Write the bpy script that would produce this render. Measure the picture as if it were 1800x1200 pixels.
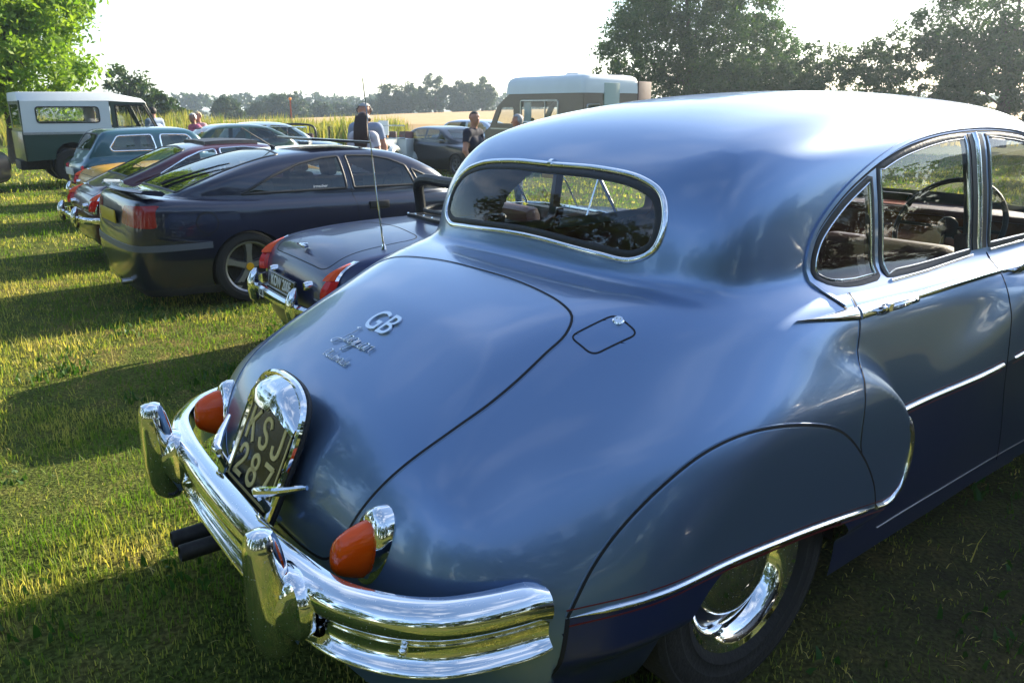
import bpy, bmesh, math, random
import numpy as np
from mathutils import Vector, Matrix
for _o in list(bpy.data.objects): bpy.data.objects.remove(_o)
SC = bpy.context.scene
COL = SC.collection
R = math.radians
# ------------------------------------------------------------------ camera
CAM_H = 1.54
PITCH = 16.558
cam_d = bpy.data.cameras.new('camera'); cam = bpy.data.objects.new('camera', cam_d); COL.objects.link(cam)
cam.location = (0, 0, CAM_H); cam.rotation_euler = (R(90 - PITCH), 0, 0)
cam_d.sensor_width = 36; cam_d.lens = 1379 / 1800 * 36; cam_d.clip_start = .05; cam_d.clip_end = 4000
cam_d.dof.use_dof = True; cam_d.dof.focus_distance = 2.45; cam_d.dof.aperture_fstop = 14.0
SC.camera = cam
# ------------------------------------------------------------------ sky, sun, exposure
SUN_AZ, SUN_EL = 46.5, 22.0            # degrees right of the view direction, degrees up
world = bpy.data.worlds.new('World'); SC.world = world; world.use_nodes = True
wn = world.node_tree; bgn = wn.nodes['Background']
sky = wn.nodes.new('ShaderNodeTexSky'); sky.sky_type = 'NISHITA'; sky.sun_disc = False
sky.sun_elevation = R(SUN_EL); sky.sun_rotation = R(SUN_AZ)
sky.air_density = 1.0; sky.dust_density = .7; sky.ozone_density = 2.0
# thin broken cloud over the whole sky
_tc = wn.nodes.new('ShaderNodeTexCoord'); _mp = wn.nodes.new('ShaderNodeMapping'); _mp.inputs['Scale'].default_value = (1, 1, 2.6); wn.links.new(_tc.outputs['Generated'], _mp.inputs[0])
_nz = wn.nodes.new('ShaderNodeTexNoise'); _nz.inputs['Scale'].default_value = 2.6; _nz.inputs['Detail'].default_value = 7; _nz.inputs['Roughness'].default_value = .58; wn.links.new(_mp.outputs[0], _nz.inputs['Vector'])
_mr = wn.nodes.new('ShaderNodeMapRange'); _mr.inputs[1].default_value = .50; _mr.inputs[2].default_value = .72; _mr.inputs[4].default_value = .32; wn.links.new(_nz.outputs[0], _mr.inputs[0])
_mx = wn.nodes.new('ShaderNodeMix'); _mx.data_type = 'RGBA'; _mx.inputs[7].default_value = (7.5, 7.6, 7.8, 1); wn.links.new(_mr.outputs[0], _mx.inputs[0]); wn.links.new(sky.outputs[0], _mx.inputs[6])
wn.links.new(_mx.outputs[2], bgn.inputs[0]); bgn.inputs[1].default_value = .12
sd = Vector((math.sin(R(SUN_AZ)) * math.cos(R(SUN_EL)), math.cos(R(SUN_AZ)) * math.cos(R(SUN_EL)), math.sin(R(SUN_EL))))
sun_d = bpy.data.lights.new('sun', 'SUN'); sun_d.energy = 5.0; sun_d.angle = R(.55); sun_d.color = (1, .88, .68)
sun = bpy.data.objects.new('sun', sun_d); COL.objects.link(sun)
sun.rotation_euler = sd.to_track_quat('Z', 'Y').to_euler(); sun.location = (20, 20, 30)
SC.view_settings.view_transform = 'Standard'; SC.view_settings.look = 'None'
SC.view_settings.exposure = 1.62; SC.view_settings.gamma = 1
SC.render.engine = 'CYCLES'
SC.cycles.max_bounces = 8; SC.cycles.transparent_max_bounces = 16
SC.cycles.caustics_reflective = False; SC.cycles.caustics_refractive = False
# ------------------------------------------------------------------ node materials
def srgb(h):
    h = h.lstrip('#'); v = [int(h[i:i + 2], 16) / 255 for i in (0, 2, 4)]
    return tuple((c / 12.92 if c <= .04045 else ((c + .055) / 1.055) ** 2.4) for c in v)
def mat(name, col, rough=.5, metal=0., coat=0., coat_r=.03, noise=None, bump=None, spec=.5, sheen=0, emit=None, trans=0.):
    """noise = (scale, amount 0..1, second colour or None); bump = (scale, strength)"""
    m = bpy.data.materials.new(name); m.use_nodes = True
    nt = m.node_tree; b = nt.nodes['Principled BSDF']
    b.inputs['Base Color'].default_value = (*col, 1); b.inputs['Roughness'].default_value = rough
    b.inputs['Metallic'].default_value = metal; b.inputs['Coat Weight'].default_value = coat
    b.inputs['Coat Roughness'].default_value = coat_r; b.inputs['Specular IOR Level'].default_value = spec
    if sheen: b.inputs['Sheen Weight'].default_value = sheen
    if trans: b.inputs['Transmission Weight'].default_value = trans
    if emit: b.inputs['Emission Color'].default_value = (*emit[:3], 1); b.inputs['Emission Strength'].default_value = emit[3]
    tc = nt.nodes.new('ShaderNodeTexCoord')
    if noise:
        n = nt.nodes.new('ShaderNodeTexNoise'); n.inputs['Scale'].default_value = noise[0]; n.inputs['Detail'].default_value = 6
        nt.links.new(tc.outputs['Object'], n.inputs['Vector'])
        mx = nt.nodes.new('ShaderNodeMix'); mx.data_type = 'RGBA'
        c2 = noise[2] if len(noise) > 2 and noise[2] else tuple(c * .55 for c in col)
        mx.inputs[6].default_value = (*col, 1); mx.inputs[7].default_value = (*c2, 1)
        rp = nt.nodes.new('ShaderNodeMapRange'); rp.inputs[1].default_value = .35; rp.inputs[2].default_value = .7; rp.inputs[4].default_value = noise[1]
        nt.links.new(n.outputs[0], rp.inputs[0]); nt.links.new(rp.outputs[0], mx.inputs[0]); nt.links.new(mx.outputs[2], b.inputs['Base Color'])
        rr = nt.nodes.new('ShaderNodeMapRange'); rr.inputs[1].default_value = .3; rr.inputs[2].default_value = .75
        rr.inputs[3].default_value = rough; rr.inputs[4].default_value = min(1, rough * 1.25 + .02)
        nt.links.new(n.outputs[0], rr.inputs[0]); nt.links.new(rr.outputs[0], b.inputs['Roughness'])
    if bump:
        n2 = nt.nodes.new('ShaderNodeTexNoise'); n2.inputs['Scale'].default_value = bump[0]; n2.inputs['Detail'].default_value = 4
        nt.links.new(tc.outputs['Object'], n2.inputs['Vector'])
        bp = nt.nodes.new('ShaderNodeBump'); bp.inputs['Strength'].default_value = bump[1]; bp.inputs['Distance'].default_value = .02
        nt.links.new(n2.outputs[0], bp.inputs['Height']); nt.links.new(bp.outputs[0], b.inputs['Normal'])
    return m
def glass_mat(name, tint=(.82, .86, .86), dirt=.0, rough=0.):
    """a single thin sheet: transparent, reflecting by Fresnel, a little dusty"""
    m = bpy.data.materials.new(name); m.use_nodes = True; nt = m.node_tree; nt.nodes.clear()
    o = nt.nodes.new('ShaderNodeOutputMaterial'); tr = nt.nodes.new('ShaderNodeBsdfTransparent'); tr.inputs[0].default_value = (*tint, 1)
    gl = nt.nodes.new('ShaderNodeBsdfGlossy'); gl.inputs['Roughness'].default_value = rough
    ge = nt.nodes.new('ShaderNodeNewGeometry'); dt = nt.nodes.new('ShaderNodeVectorMath'); dt.operation = 'DOT_PRODUCT'; nt.links.new(ge.outputs['Normal'], dt.inputs[0]); nt.links.new(ge.outputs['Incoming'], dt.inputs[1])
    def mth(op, a, b=None):
        n = nt.nodes.new('ShaderNodeMath'); n.operation = op
        for i, q in enumerate((a, b)):
            if q is None: continue
            if isinstance(q, (int, float)): n.inputs[i].default_value = q
            else: nt.links.new(q, n.inputs[i])
        return n.outputs[0]
    # Schlick reflectance of both faces of the sheet, the same from either side
    fr = nt.nodes.new('ShaderNodeMath'); fr.operation = 'MULTIPLY_ADD'; nt.links.new(mth('POWER', mth('SUBTRACT', 1., mth('ABSOLUTE', dt.outputs['Value'])), 5.), fr.inputs[0]); fr.inputs[1].default_value = .92; fr.inputs[2].default_value = .08
    mx = nt.nodes.new('ShaderNodeMixShader'); nt.links.new(fr.outputs[0], mx.inputs[0]); nt.links.new(tr.outputs[0], mx.inputs[1]); nt.links.new(gl.outputs[0], mx.inputs[2])
    last = mx
    if dirt:
        df = nt.nodes.new('ShaderNodeBsdfDiffuse'); df.inputs[0].default_value = (.5, .5, .47, 1)
        n = nt.nodes.new('ShaderNodeTexNoise'); n.inputs['Scale'].default_value = 14; n.inputs['Detail'].default_value = 8
        tc = nt.nodes.new('ShaderNodeTexCoord'); nt.links.new(tc.outputs['Object'], n.inputs['Vector'])
        rp = nt.nodes.new('ShaderNodeMapRange'); rp.inputs[1].default_value = .45; rp.inputs[2].default_value = .8; rp.inputs[3].default_value = dirt * .25; rp.inputs[4].default_value = dirt
        nt.links.new(n.outputs[0], rp.inputs[0])
        m2 = nt.nodes.new('ShaderNodeMixShader'); nt.links.new(rp.outputs[0], m2.inputs[0]); nt.links.new(mx.outputs[0], m2.inputs[1]); nt.links.new(df.outputs[0], m2.inputs[2]); last = m2
    nt.links.new(last.outputs[0], o.inputs[0])
    return m
def leaf_mat(name, c1, c2, trans=.45):
    m = bpy.data.materials.new(name); m.use_nodes = True; nt = m.node_tree; nt.nodes.clear()
    o = nt.nodes.new('ShaderNodeOutputMaterial')
    at = nt.nodes.new('ShaderNodeAttribute'); at.attribute_name = 'tint'
    mx = nt.nodes.new('ShaderNodeMix'); mx.data_type = 'RGBA'; mx.inputs[6].default_value = (*c1, 1); mx.inputs[7].default_value = (*c2, 1)
    nt.links.new(at.outputs['Fac'], mx.inputs[0])
    d = nt.nodes.new('ShaderNodeBsdfPrincipled'); d.inputs['Roughness'].default_value = .55; d.inputs['Specular IOR Level'].default_value = .35
    t = nt.nodes.new('ShaderNodeBsdfTranslucent')
    br = nt.nodes.new('ShaderNodeMix'); br.data_type = 'RGBA'; br.blend_type = 'MULTIPLY'; br.inputs[0].default_value = 1; br.inputs[7].default_value = (1.25, 1.3, .55, 1)
    nt.links.new(mx.outputs[2], d.inputs['Base Color']); nt.links.new(mx.outputs[2], br.inputs[6]); nt.links.new(br.outputs[2], t.inputs[0])
    ms = nt.nodes.new('ShaderNodeMixShader'); ms.inputs[0].default_value = trans
    nt.links.new(d.outputs[0], ms.inputs[1]); nt.links.new(t.outputs[0], ms.inputs[2]); nt.links.new(ms.outputs[0], o.inputs[0])
    return m
# ------------------------------------------------------------------ scene-graph helpers
def empty(name, loc=(0, 0, 0), rz=0., label=None, cat=None, group=None):
    o = bpy.data.objects.new(name, None); COL.objects.link(o); o.location = loc; o.rotation_euler = (0, 0, rz)
    o.empty_display_size = .1
    if label: o['label'] = label; o['category'] = cat
    if group: o['group'] = group
    return o
def link(name, me, m=None, parent=None, label=None, cat=None, group=None, kind=None):
    o = bpy.data.objects.new(name, me); COL.objects.link(o)
    if m is not None and not me.materials: me.materials.append(m)
    if parent is not None: o.parent = parent
    if label: o['label'] = label
    if cat: o['category'] = cat
    if group: o['group'] = group
    if kind: o['kind'] = kind
    return o
def mesh(name, V, F, smooth=True, normals=None):
    me = bpy.data.meshes.new(name)
    V = np.asarray(V, dtype=np.float32)
    if isinstance(F, np.ndarray) and F.ndim == 2:
        n, k = F.shape
        me.vertices.add(len(V)); me.vertices.foreach_set('co', V.ravel())
        me.loops.add(n * k); me.loops.foreach_set('vertex_index', F.astype(np.int32).ravel())
        me.polygons.add(n); me.polygons.foreach_set('loop_start', np.arange(0, n * k, k, dtype=np.int32))
        me.update(calc_edges=True); me.validate()
    else:
        me.from_pydata([tuple(map(float, v)) for v in V], [], [tuple(int(i) for i in f) for f in F]); me.validate()
    if smooth and len(me.polygons): me.polygons.foreach_set('use_smooth', np.ones(len(me.polygons), dtype=bool))
    if normals is not None and len(normals) == len(me.vertices):
        me.normals_split_custom_set_from_vertices([tuple(map(float, n)) for n in normals])
    me.update(); return me
def copy_tree(o, parent=None):
    c = o.copy(); COL.objects.link(c)
    if parent is not None: c.parent = parent
    for ch in o.children: copy_tree(ch, c)
    return c
class MB:
    """collects polygons, then becomes one mesh object"""
    def __init__(s): s.v = []; s.f = []
    def add(s, V, F):
        n = len(s.v); s.v += [tuple(map(float, p)) for p in V]; s.f += [tuple(int(i) + n for i in f) for f in F]; return s
    def box(s, c, d, rot=None, taper=1.):
        x, y, z = [k / 2 for k in d]
        P = [Vector((sx * x * (taper if sz > 0 else 1), sy * y * (taper if sz > 0 else 1), sz * z)) for sx in (-1, 1) for sy in (-1, 1) for sz in (-1, 1)]
        if rot is not None: P = [rot @ p for p in P]
        P = [p + Vector(c) for p in P]
        return s.add(P, [(0, 1, 3, 2), (4, 6, 7, 5), (0, 4, 5, 1), (2, 3, 7, 6), (0, 2, 6, 4), (1, 5, 7, 3)])
    def lathe(s, prof, c=(0, 0, 0), axis='Z', n=32, arc=(0, 360)):
        V = []; F = []; full = arc[1] - arc[0] >= 360; m = n if full else n + 1
        for i in range(m):
            a = R(arc[0] + (arc[1] - arc[0]) * i / n)
            for r, h in prof:
                p = (r * math.cos(a), r * math.sin(a), h)
                if axis == 'Y': p = (p[0], p[2], p[1])
                if axis == 'X': p = (p[2], p[0], p[1])
                V.append((p[0] + c[0], p[1] + c[1], p[2] + c[2]))
        k = len(prof)
        for i in range(n):
            j = (i + 1) % m
            for q in range(k - 1): F.append((i * k + q, j * k + q, j * k + q + 1, i * k + q + 1))
        return s.add(V, F)
    def tube(s, pts, r, n=8, cap=True, closed=False):
        pts = [Vector(p) for p in pts]; N = len(pts); rr = r if hasattr(r, '__len__') else [r] * N
        V = []; F = []; up = None
        for i, p in enumerate(pts):
            t = (pts[(i + 1) % N] - pts[i - 1]) if closed else (pts[min(i + 1, N - 1)] - pts[max(i - 1, 0)])
            t = t.normalized()
            if up is None: up = t.orthogonal().normalized()
            up = (up - t * up.dot(t)).normalized(); sd_ = t.cross(up)
            for k in range(n):
                a = 2 * math.pi * k / n; V.append(p + (up * math.cos(a) + sd_ * math.sin(a)) * rr[i])
        for i in range(N if closed else N - 1):
            j = (i + 1) % N
            for k in range(n): F.append((i * n + k, i * n + (k + 1) % n, j * n + (k + 1) % n, j * n + k))
        if cap and not closed: F.append(tuple(range(n))[::-1]); F.append(tuple((N - 1) * n + k for k in range(n)))
        return s.add(V, F)
    def prism(s, poly, h0, h1, axis='Y'):
        """poly in the plane across the axis; extruded from h0 to h1"""
        n = len(poly); V = []
        for h in (h0, h1):
            for a, b in poly: V.append({'Y': (a, h, b), 'X': (h, a, b), 'Z': (a, b, h)}[axis])
        F = [tuple(range(n)), tuple(range(n, 2 * n))[::-1]] + [(i, i + n, (i + 1) % n + n, (i + 1) % n) for i in range(n)]
        return s.add(V, F)
    def sphere(s, c, r, n=12, sc=(1, 1, 1)):
        V = []; F = []; m = n // 2
        for i in range(m + 1):
            a = math.pi * i / m
            for k in range(n):
                b = 2 * math.pi * k / n
                V.append((c[0] + r * sc[0] * math.sin(a) * math.cos(b), c[1] + r * sc[1] * math.sin(a) * math.sin(b), c[2] + r * sc[2] * math.cos(a)))
        for i in range(m):
            for k in range(n): F.append((i * n + k, (i + 1) * n + k, (i + 1) * n + (k + 1) % n, i * n + (k + 1) % n))
        return s.add(V, F)
    def build(s, name, m=None, parent=None, smooth=True, bevel=0., sharp=35, **kw):
        me = bpy.data.meshes.new(name); bm = bmesh.new()
        vs = [bm.verts.new(p) for p in s.v]
        for f in s.f:
            try: bm.faces.new([vs[i] for i in f])
            except ValueError: pass
        bmesh.ops.remove_doubles(bm, verts=bm.verts, dist=1e-5)
        bmesh.ops.recalc_face_normals(bm, faces=bm.faces)
        if bevel:
            ed = [e for e in bm.edges if e.is_manifold and e.calc_face_angle(0) > R(30)]
            bmesh.ops.bevel(bm, geom=ed, offset=bevel, segments=2, profile=.6, affect='EDGES', clamp_overlap=True)
        bm.to_mesh(me); bm.free()
        if smooth and len(me.polygons):
            me.polygons.foreach_set('use_smooth', np.ones(len(me.polygons), dtype=bool))
            me.set_sharp_from_angle(angle=R(sharp))
        return link(name, me, m, parent, **kw)
_FONTDEF = None
def text_mesh(s, size=1., depth=.002, shear=0., offset=0., sx=1., space=1., align='CENTER'):
    c = bpy.data.curves.new('lettering', 'FONT'); c.body = s; c.size = size; c.extrude = depth; c.shear = shear; c.offset = offset
    c.align_x = align; c.align_y = 'CENTER'; c.space_character = space; c.resolution_u = 4
    o = bpy.data.objects.new('lettering', c); COL.objects.link(o)
    bpy.context.view_layer.update()
    me = bpy.data.meshes.new_from_object(o.evaluated_get(bpy.context.evaluated_depsgraph_get()))
    bpy.data.objects.remove(o); bpy.data.curves.remove(c)
    for v in me.vertices: v.co.x *= sx
    return me
# ------------------------------------------------------------------ implicit surfaces for bodywork
def spline(pts, n=200, closed=False):
    """Catmull-Rom (centripetal) through the points, resampled evenly"""
    P = np.asarray(pts, float)
    if closed: P = np.vstack([P[-1], P, P[0], P[1]])
    else: P = np.vstack([2 * P[0] - P[1], P, 2 * P[-1] - P[-2]])
    out = []
    for i in range(1, len(P) - 2):
        p0, p1, p2, p3 = P[i - 1], P[i], P[i + 1], P[i + 2]
        t0 = 0; t1 = t0 + max(np.linalg.norm(p1 - p0), 1e-6) ** .5; t2 = t1 + max(np.linalg.norm(p2 - p1), 1e-6) ** .5; t3 = t2 + max(np.linalg.norm(p3 - p2), 1e-6) ** .5
        t = np.linspace(t1, t2, 24, endpoint=False)[:, None]
        a1 = (t1 - t) / (t1 - t0) * p0 + (t - t0) / (t1 - t0) * p1; a2 = (t2 - t) / (t2 - t1) * p1 + (t - t1) / (t2 - t1) * p2; a3 = (t3 - t) / (t3 - t2) * p2 + (t - t2) / (t3 - t2) * p3
        b1 = (t2 - t) / (t2 - t0) * a1 + (t - t0) / (t2 - t0) * a2; b2 = (t3 - t) / (t3 - t1) * a2 + (t - t1) / (t3 - t1) * a3
        out.append((t2 - t) / (t2 - t1) * b1 + (t - t1) / (t2 - t1) * b2)
    Q = np.vstack(out + ([] if closed else [P[-2][None]]))
    if closed: Q = np.vstack([Q, Q[:1]])
    s = np.concatenate([[0], np.cumsum(np.linalg.norm(np.diff(Q, axis=0), axis=1))])
    u = np.linspace(0, s[-1], n + 1)
    if closed: u = u[:-1]
    return np.stack([np.interp(u, s, Q[:, k]) for k in range(Q.shape[1])], 1)
def roundpoly(pts, r, seg=6):
    """polygon with rounded corners (r a number or one per corner)"""
    P = np.asarray(pts, float); n = len(P); rr = r if hasattr(r, '__len__') else [r] * n; out = []
    for i in range(n):
        a, b, c = P[i - 1], P[i], P[(i + 1) % n]
        u = (a - b) / np.linalg.norm(a - b); w = (c - b) / np.linalg.norm(c - b)
        if rr[i] <= 0: out.append(b); continue
        d = min(rr[i], .49 * np.linalg.norm(a - b), .49 * np.linalg.norm(c - b))
        for t in np.linspace(0, 1, seg + 1): out.append((1 - t) ** 2 * (b + u * d) + 2 * t * (1 - t) * b + t * t * (b + w * d))
    return np.array(out)
def dense(poly, step=.03):
    P = np.asarray(poly, float); out = []
    for i in range(len(P)):
        a, b = P[i], P[(i + 1) % len(P)]; k = max(1, int(np.ceil(np.linalg.norm(b - a) / step)))
        for j in range(k): out.append(a + (b - a) * j / k)
    return np.array(out)
def polysd(u, v, poly):
    """signed distance to a closed polygon, negative inside"""
    P = np.asarray(poly, np.float64); sh = np.shape(u); u = np.ravel(u).astype(np.float64); v = np.ravel(v).astype(np.float64)
    d2 = np.full(u.shape, 1e9); ins = np.zeros(u.shape, bool)
    for i in range(len(P)):
        ax, ay = P[i]; bx, by = P[(i + 1) % len(P)]
        ex, ey = bx - ax, by - ay; L = ex * ex + ey * ey
        if L < 1e-14: continue
        wx = u - ax; wy = v - ay; t = np.clip((wx * ex + wy * ey) / L, 0, 1)
        dx = wx - t * ex; dy = wy - t * ey; np.minimum(d2, dx * dx + dy * dy, out=d2)
        c = ((ay > v) != (by > v))
        if by != ay: ins ^= c & (u < ex * (v - ay) / ey + ax)
    return (np.sqrt(d2) * np.where(ins, -1, 1)).reshape(sh)
class T2:
    """signed distance table of an outline; linear or cubic B-spline lookup"""
    def __init__(s, poly, cell=.02, pad=.5):
        P = np.asarray(poly); s.lo = P.min(0) - pad; hi = P.max(0) + pad; s.c = cell
        s.n = np.ceil((hi - s.lo) / cell).astype(int) + 4
        g = np.meshgrid(s.lo[0] + cell * np.arange(s.n[0]), s.lo[1] + cell * np.arange(s.n[1]), indexing='ij')
        s.t = polysd(g[0], g[1], P)
    def lin(s, u, v):
        a = np.clip((u - s.lo[0]) / s.c, 1, s.n[0] - 3); b = np.clip((v - s.lo[1]) / s.c, 1, s.n[1] - 3)
        i = a.astype(np.int32); j = b.astype(np.int32); a = a - i; b = b - j; t = s.t
        return (t[i, j] * (1 - a) + t[i + 1, j] * a) * (1 - b) + (t[i, j + 1] * (1 - a) + t[i + 1, j + 1] * a) * b
    def cub(s, u, v):
        a = np.clip((u - s.lo[0]) / s.c, 1, s.n[0] - 3); b = np.clip((v - s.lo[1]) / s.c, 1, s.n[1] - 3)
        i = a.astype(np.int32); j = b.astype(np.int32); a = a - i; b = b - j
        w = lambda t: ((1 - t) ** 3 / 6, (3 * t ** 3 - 6 * t * t + 4) / 6, (-3 * t ** 3 + 3 * t * t + 3 * t + 1) / 6, t ** 3 / 6)
        wa = w(a); wb = w(b); r = 0
        for p in range(4):
            q = 0
            for k in range(4): q = q + wb[k] * s.t[i + p - 1, j + k - 1]
            r = r + wa[p] * q
        return r
class T1:
    """smooth function of one variable through points"""
    def __init__(s, pts, n=600):
        Q = spline(pts, 2000); s.x = np.linspace(Q[0, 0], Q[-1, 0], n); y = np.interp(s.x, Q[:, 0], Q[:, 1])
        k = np.ones(7) / 7; s.y = np.convolve(np.pad(np.convolve(np.pad(y, 3, mode='edge'), k, 'valid'), 3, mode='edge'), k, 'valid')
    def __call__(s, x): return np.interp(x, s.x, s.y)
def fmax(a, b, r, n=2.4):
    u = np.maximum(a + r, 0); v = np.maximum(b + r, 0)
    return np.minimum(np.maximum(a, b), -r) + (u ** n + v ** n + 1e-12) ** (1 / n)
def smin(a, b, k):
    h = np.maximum(k - np.abs(a - b), 0) / k
    return np.minimum(a, b) - h * h * h * k / 6
def sstep(a, b, x):
    t = np.clip((x - a) / (b - a), 0, 1); return t * t * t * (t * (6 * t - 15) + 10)
def surface_nets(F, lo, hi, h):
    n = [int(math.ceil((hi[k] - lo[k]) / h)) + 1 for k in range(3)]
    ax = [lo[k] + h * np.arange(n[k]) for k in range(3)]
    V = np.empty(n, np.float32)
    for i0 in range(0, n[0], 48):
        xs = ax[0][i0:i0 + 48]; g = np.meshgrid(xs, ax[1], ax[2], indexing='ij'); V[i0:i0 + 48] = F(g[0], g[1], g[2], False)
    S = V < 0
    c = [S[i:n[0] - 1 + i, j:n[1] - 1 + j, k:n[2] - 1 + k] for i in (0, 1) for j in (0, 1) for k in (0, 1)]
    cnt = sum(q.astype(np.int8) for q in c); act = (cnt > 0) & (cnt < 8)
    idx = -np.ones(act.shape, np.int32); ids = np.argwhere(act); idx[act] = np.arange(len(ids))
    P = np.zeros((len(ids), 3)); W = np.zeros(len(ids)); I, J, K = ids.T
    cor = [(i, j, k) for i in (0, 1) for j in (0, 1) for k in (0, 1)]
    for a in range(8):
        for b in range(a + 1, 8):
            d = [cor[b][q] - cor[a][q] for q in range(3)]
            if sum(map(abs, d)) != 1: continue
            va = V[I + cor[a][0], J + cor[a][1], K + cor[a][2]].astype(float); vb = V[I + cor[b][0], J + cor[b][1], K + cor[b][2]].astype(float)
            m = (va < 0) != (vb < 0); t = np.where(m, va / np.where(m, va - vb, 1), 0)
            for q in range(3): P[:, q] += m * (cor[a][q] + t * d[q])
            W += m
    P = (ids + P / W[:, None]) * h + np.array(lo)
    quads = []
    for q in range(3):
        A = S[tuple(slice(0, -1) if k == q else slice(1, -1) for k in range(3))]; B = S[tuple(slice(1, None) if k == q else slice(1, -1) for k in range(3))]
        e = np.argwhere(A != B)
        if not len(e): continue
        off = np.array([0 if k == q else 1 for k in range(3)]); base = e + off
        u, w = [k for k in range(3) if k != q]
        du = np.zeros(3, int); du[u] = 1; dw = np.zeros(3, int); dw[w] = 1
        g = lambda p: idx[p[:, 0], p[:, 1], p[:, 2]]
        Q = np.stack([g(base - du - dw), g(base - dw), g(base), g(base - du)], 1)
        s = A[e[:, 0], e[:, 1], e[:, 2]]
        if q == 1: s = ~s
        Q[~s] = Q[~s][:, ::-1]; quads.append(Q)
    return P, np.vstack(quads)
def grad(F, P, e=.002):
    G = np.empty_like(P)
    for k in range(3):
        d = np.zeros(3); d[k] = e
        a = P + d; b = P - d
        G[:, k] = (F(a[:, 0], a[:, 1], a[:, 2], True) - F(b[:, 0], b[:, 1], b[:, 2], True)) / (2 * e)
    return G
def snap(F, P, it=3):
    for _ in range(it):
        G = grad(F, P); f = F(P[:, 0], P[:, 1], P[:, 2], True)
        st = f / np.maximum((G * G).sum(1), .05); P = P - np.clip(st, -.03, .03)[:, None] * G
    return P
def normals(F, P):
    G = grad(F, P, .004); return G / np.maximum(np.linalg.norm(G, axis=1), 1e-9)[:, None]
class Skin:
    """the outer surface of a body, from which panels are cut along outlines"""
    def __init__(s, F, lo, hi, h, it=3):
        s.F = F; s.h = h; s.P, s.Q = surface_nets(F, lo, hi, h); s.P = snap(F, s.P, it)
        s.own = np.full(len(s.Q), '', dtype=object)
        s.fixed = np.zeros(len(s.P), bool)
    def cut(s, name, poly, uv, where, over=None, keep=False):
        """give the faces whose (u,v)=uv(P) lie inside the outline to a panel; vertices near the outline move onto it.
        over: names of owners it may take from ('' is the shell)"""
        poly = np.asarray(poly, float); P = s.P
        sel = where(P); ids = np.nonzero(sel)[0]
        u, v = uv(P[ids]); lo = poly.min(0) - s.h * 2; hi = poly.max(0) + s.h * 2; bb = (u > lo[0]) & (u < hi[0]) & (v > lo[1]) & (v < hi[1]); ids = ids[bb]; d = polysd(u[bb], v[bb], poly)
        near = ids[np.abs(d) < s.h * .62]; near = near[~s.fixed[near]]
        for _ in range(2):
            if not len(near): break
            q = P[near].copy(); e = .001
            f0 = polysd(*uv(q), poly); G = np.empty_like(q)
            for k in range(3):
                dd = np.zeros(3); dd[k] = e; G[:, k] = (polysd(*uv(q + dd), poly) - polysd(*uv(q - dd), poly)) / (2 * e)
            N = normals(s.F, q); G -= (G * N).sum(1)[:, None] * N
            st = f0 / np.maximum((G * G).sum(1), .15); q -= np.clip(st, -s.h, s.h)[:, None] * G
            P[near] = snap(s.F, q, 1)
        s.fixed[near] = True
        C = P[s.Q].mean(1); m = where(C); inside = np.zeros(len(C), bool)
        mi = np.nonzero(m)[0]; u, v = uv(C[mi]); bb = (u > lo[0]) & (u < hi[0]) & (v > lo[1]) & (v < hi[1]); mi = mi[bb]; inside[mi] = polysd(u[bb], v[bb], poly) < 0
        if over is not None: inside &= np.isin(s.own, over)
        s.own[inside] = name
        return s
    def take(s, name, off=0.):
        F = s.Q[s.own == name]; used, inv = np.unique(F, return_inverse=True); P = s.P[used]; N = normals(s.F, P)
        return P + N * off, inv.reshape(F.shape), N
    def panel(s, key, name, m, parent, off=0., **kw):
        P, Q, N = s.take(key, off)
        if not len(Q): return None
        return link(name, mesh(name, P, Q, True, N), m, parent, **kw)
    def ray(s, O, D, t0, t1, n=160):
        """first point of the body along O + t D for t from t0 to t1"""
        O = np.asarray(O, float); D = np.asarray(D, float); t = np.linspace(t0, t1, n); out = np.full(len(O), np.nan)
        A = O[:, None, :] + t[None, :, None] * D[:, None, :]
        f = s.F(A[..., 0].ravel(), A[..., 1].ravel(), A[..., 2].ravel(), True).reshape(len(O), n)
        for i in range(len(O)):
            k = np.nonzero(f[i] < 0)[0]
            if len(k): out[i] = t[k[0]] if k[0] == 0 else t[k[0] - 1] + (t[k[0]] - t[k[0] - 1]) * f[i, k[0] - 1] / (f[i, k[0] - 1] - f[i, k[0]])
        P = O + out[:, None] * D; ok = ~np.isnan(out); P = P[ok]
        return snap(s.F, P, 2)
    def side(s, xz, sgn=-1):
        xz = np.asarray(xz); n = len(xz); return s.ray(np.stack([xz[:, 0], np.zeros(n), xz[:, 1]], 1), np.tile([0, float(sgn), 0], (n, 1)), 1.15, .2)
    def top(s, xy):
        xy = np.asarray(xy); n = len(xy); return s.ray(np.stack([xy[:, 0], xy[:, 1], np.zeros(n)], 1), np.tile([0, 0, 1.], (n, 1)), 2.1, .2)
    def rear(s, yz):
        yz = np.asarray(yz); n = len(yz); return s.ray(np.stack([np.zeros(n), yz[:, 0], yz[:, 1]], 1), np.tile([1., 0, 0], (n, 1)), -.2, 2.5, 240)
    def diag(s, ty):
        ty = np.asarray(ty); n = len(ty); return s.ray(np.stack([ty[:, 0] / 2, ty[:, 1], ty[:, 0] / 2], 1), np.tile([-1., 0, 1.], (n, 1)), .6, -.5, 240)
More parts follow.
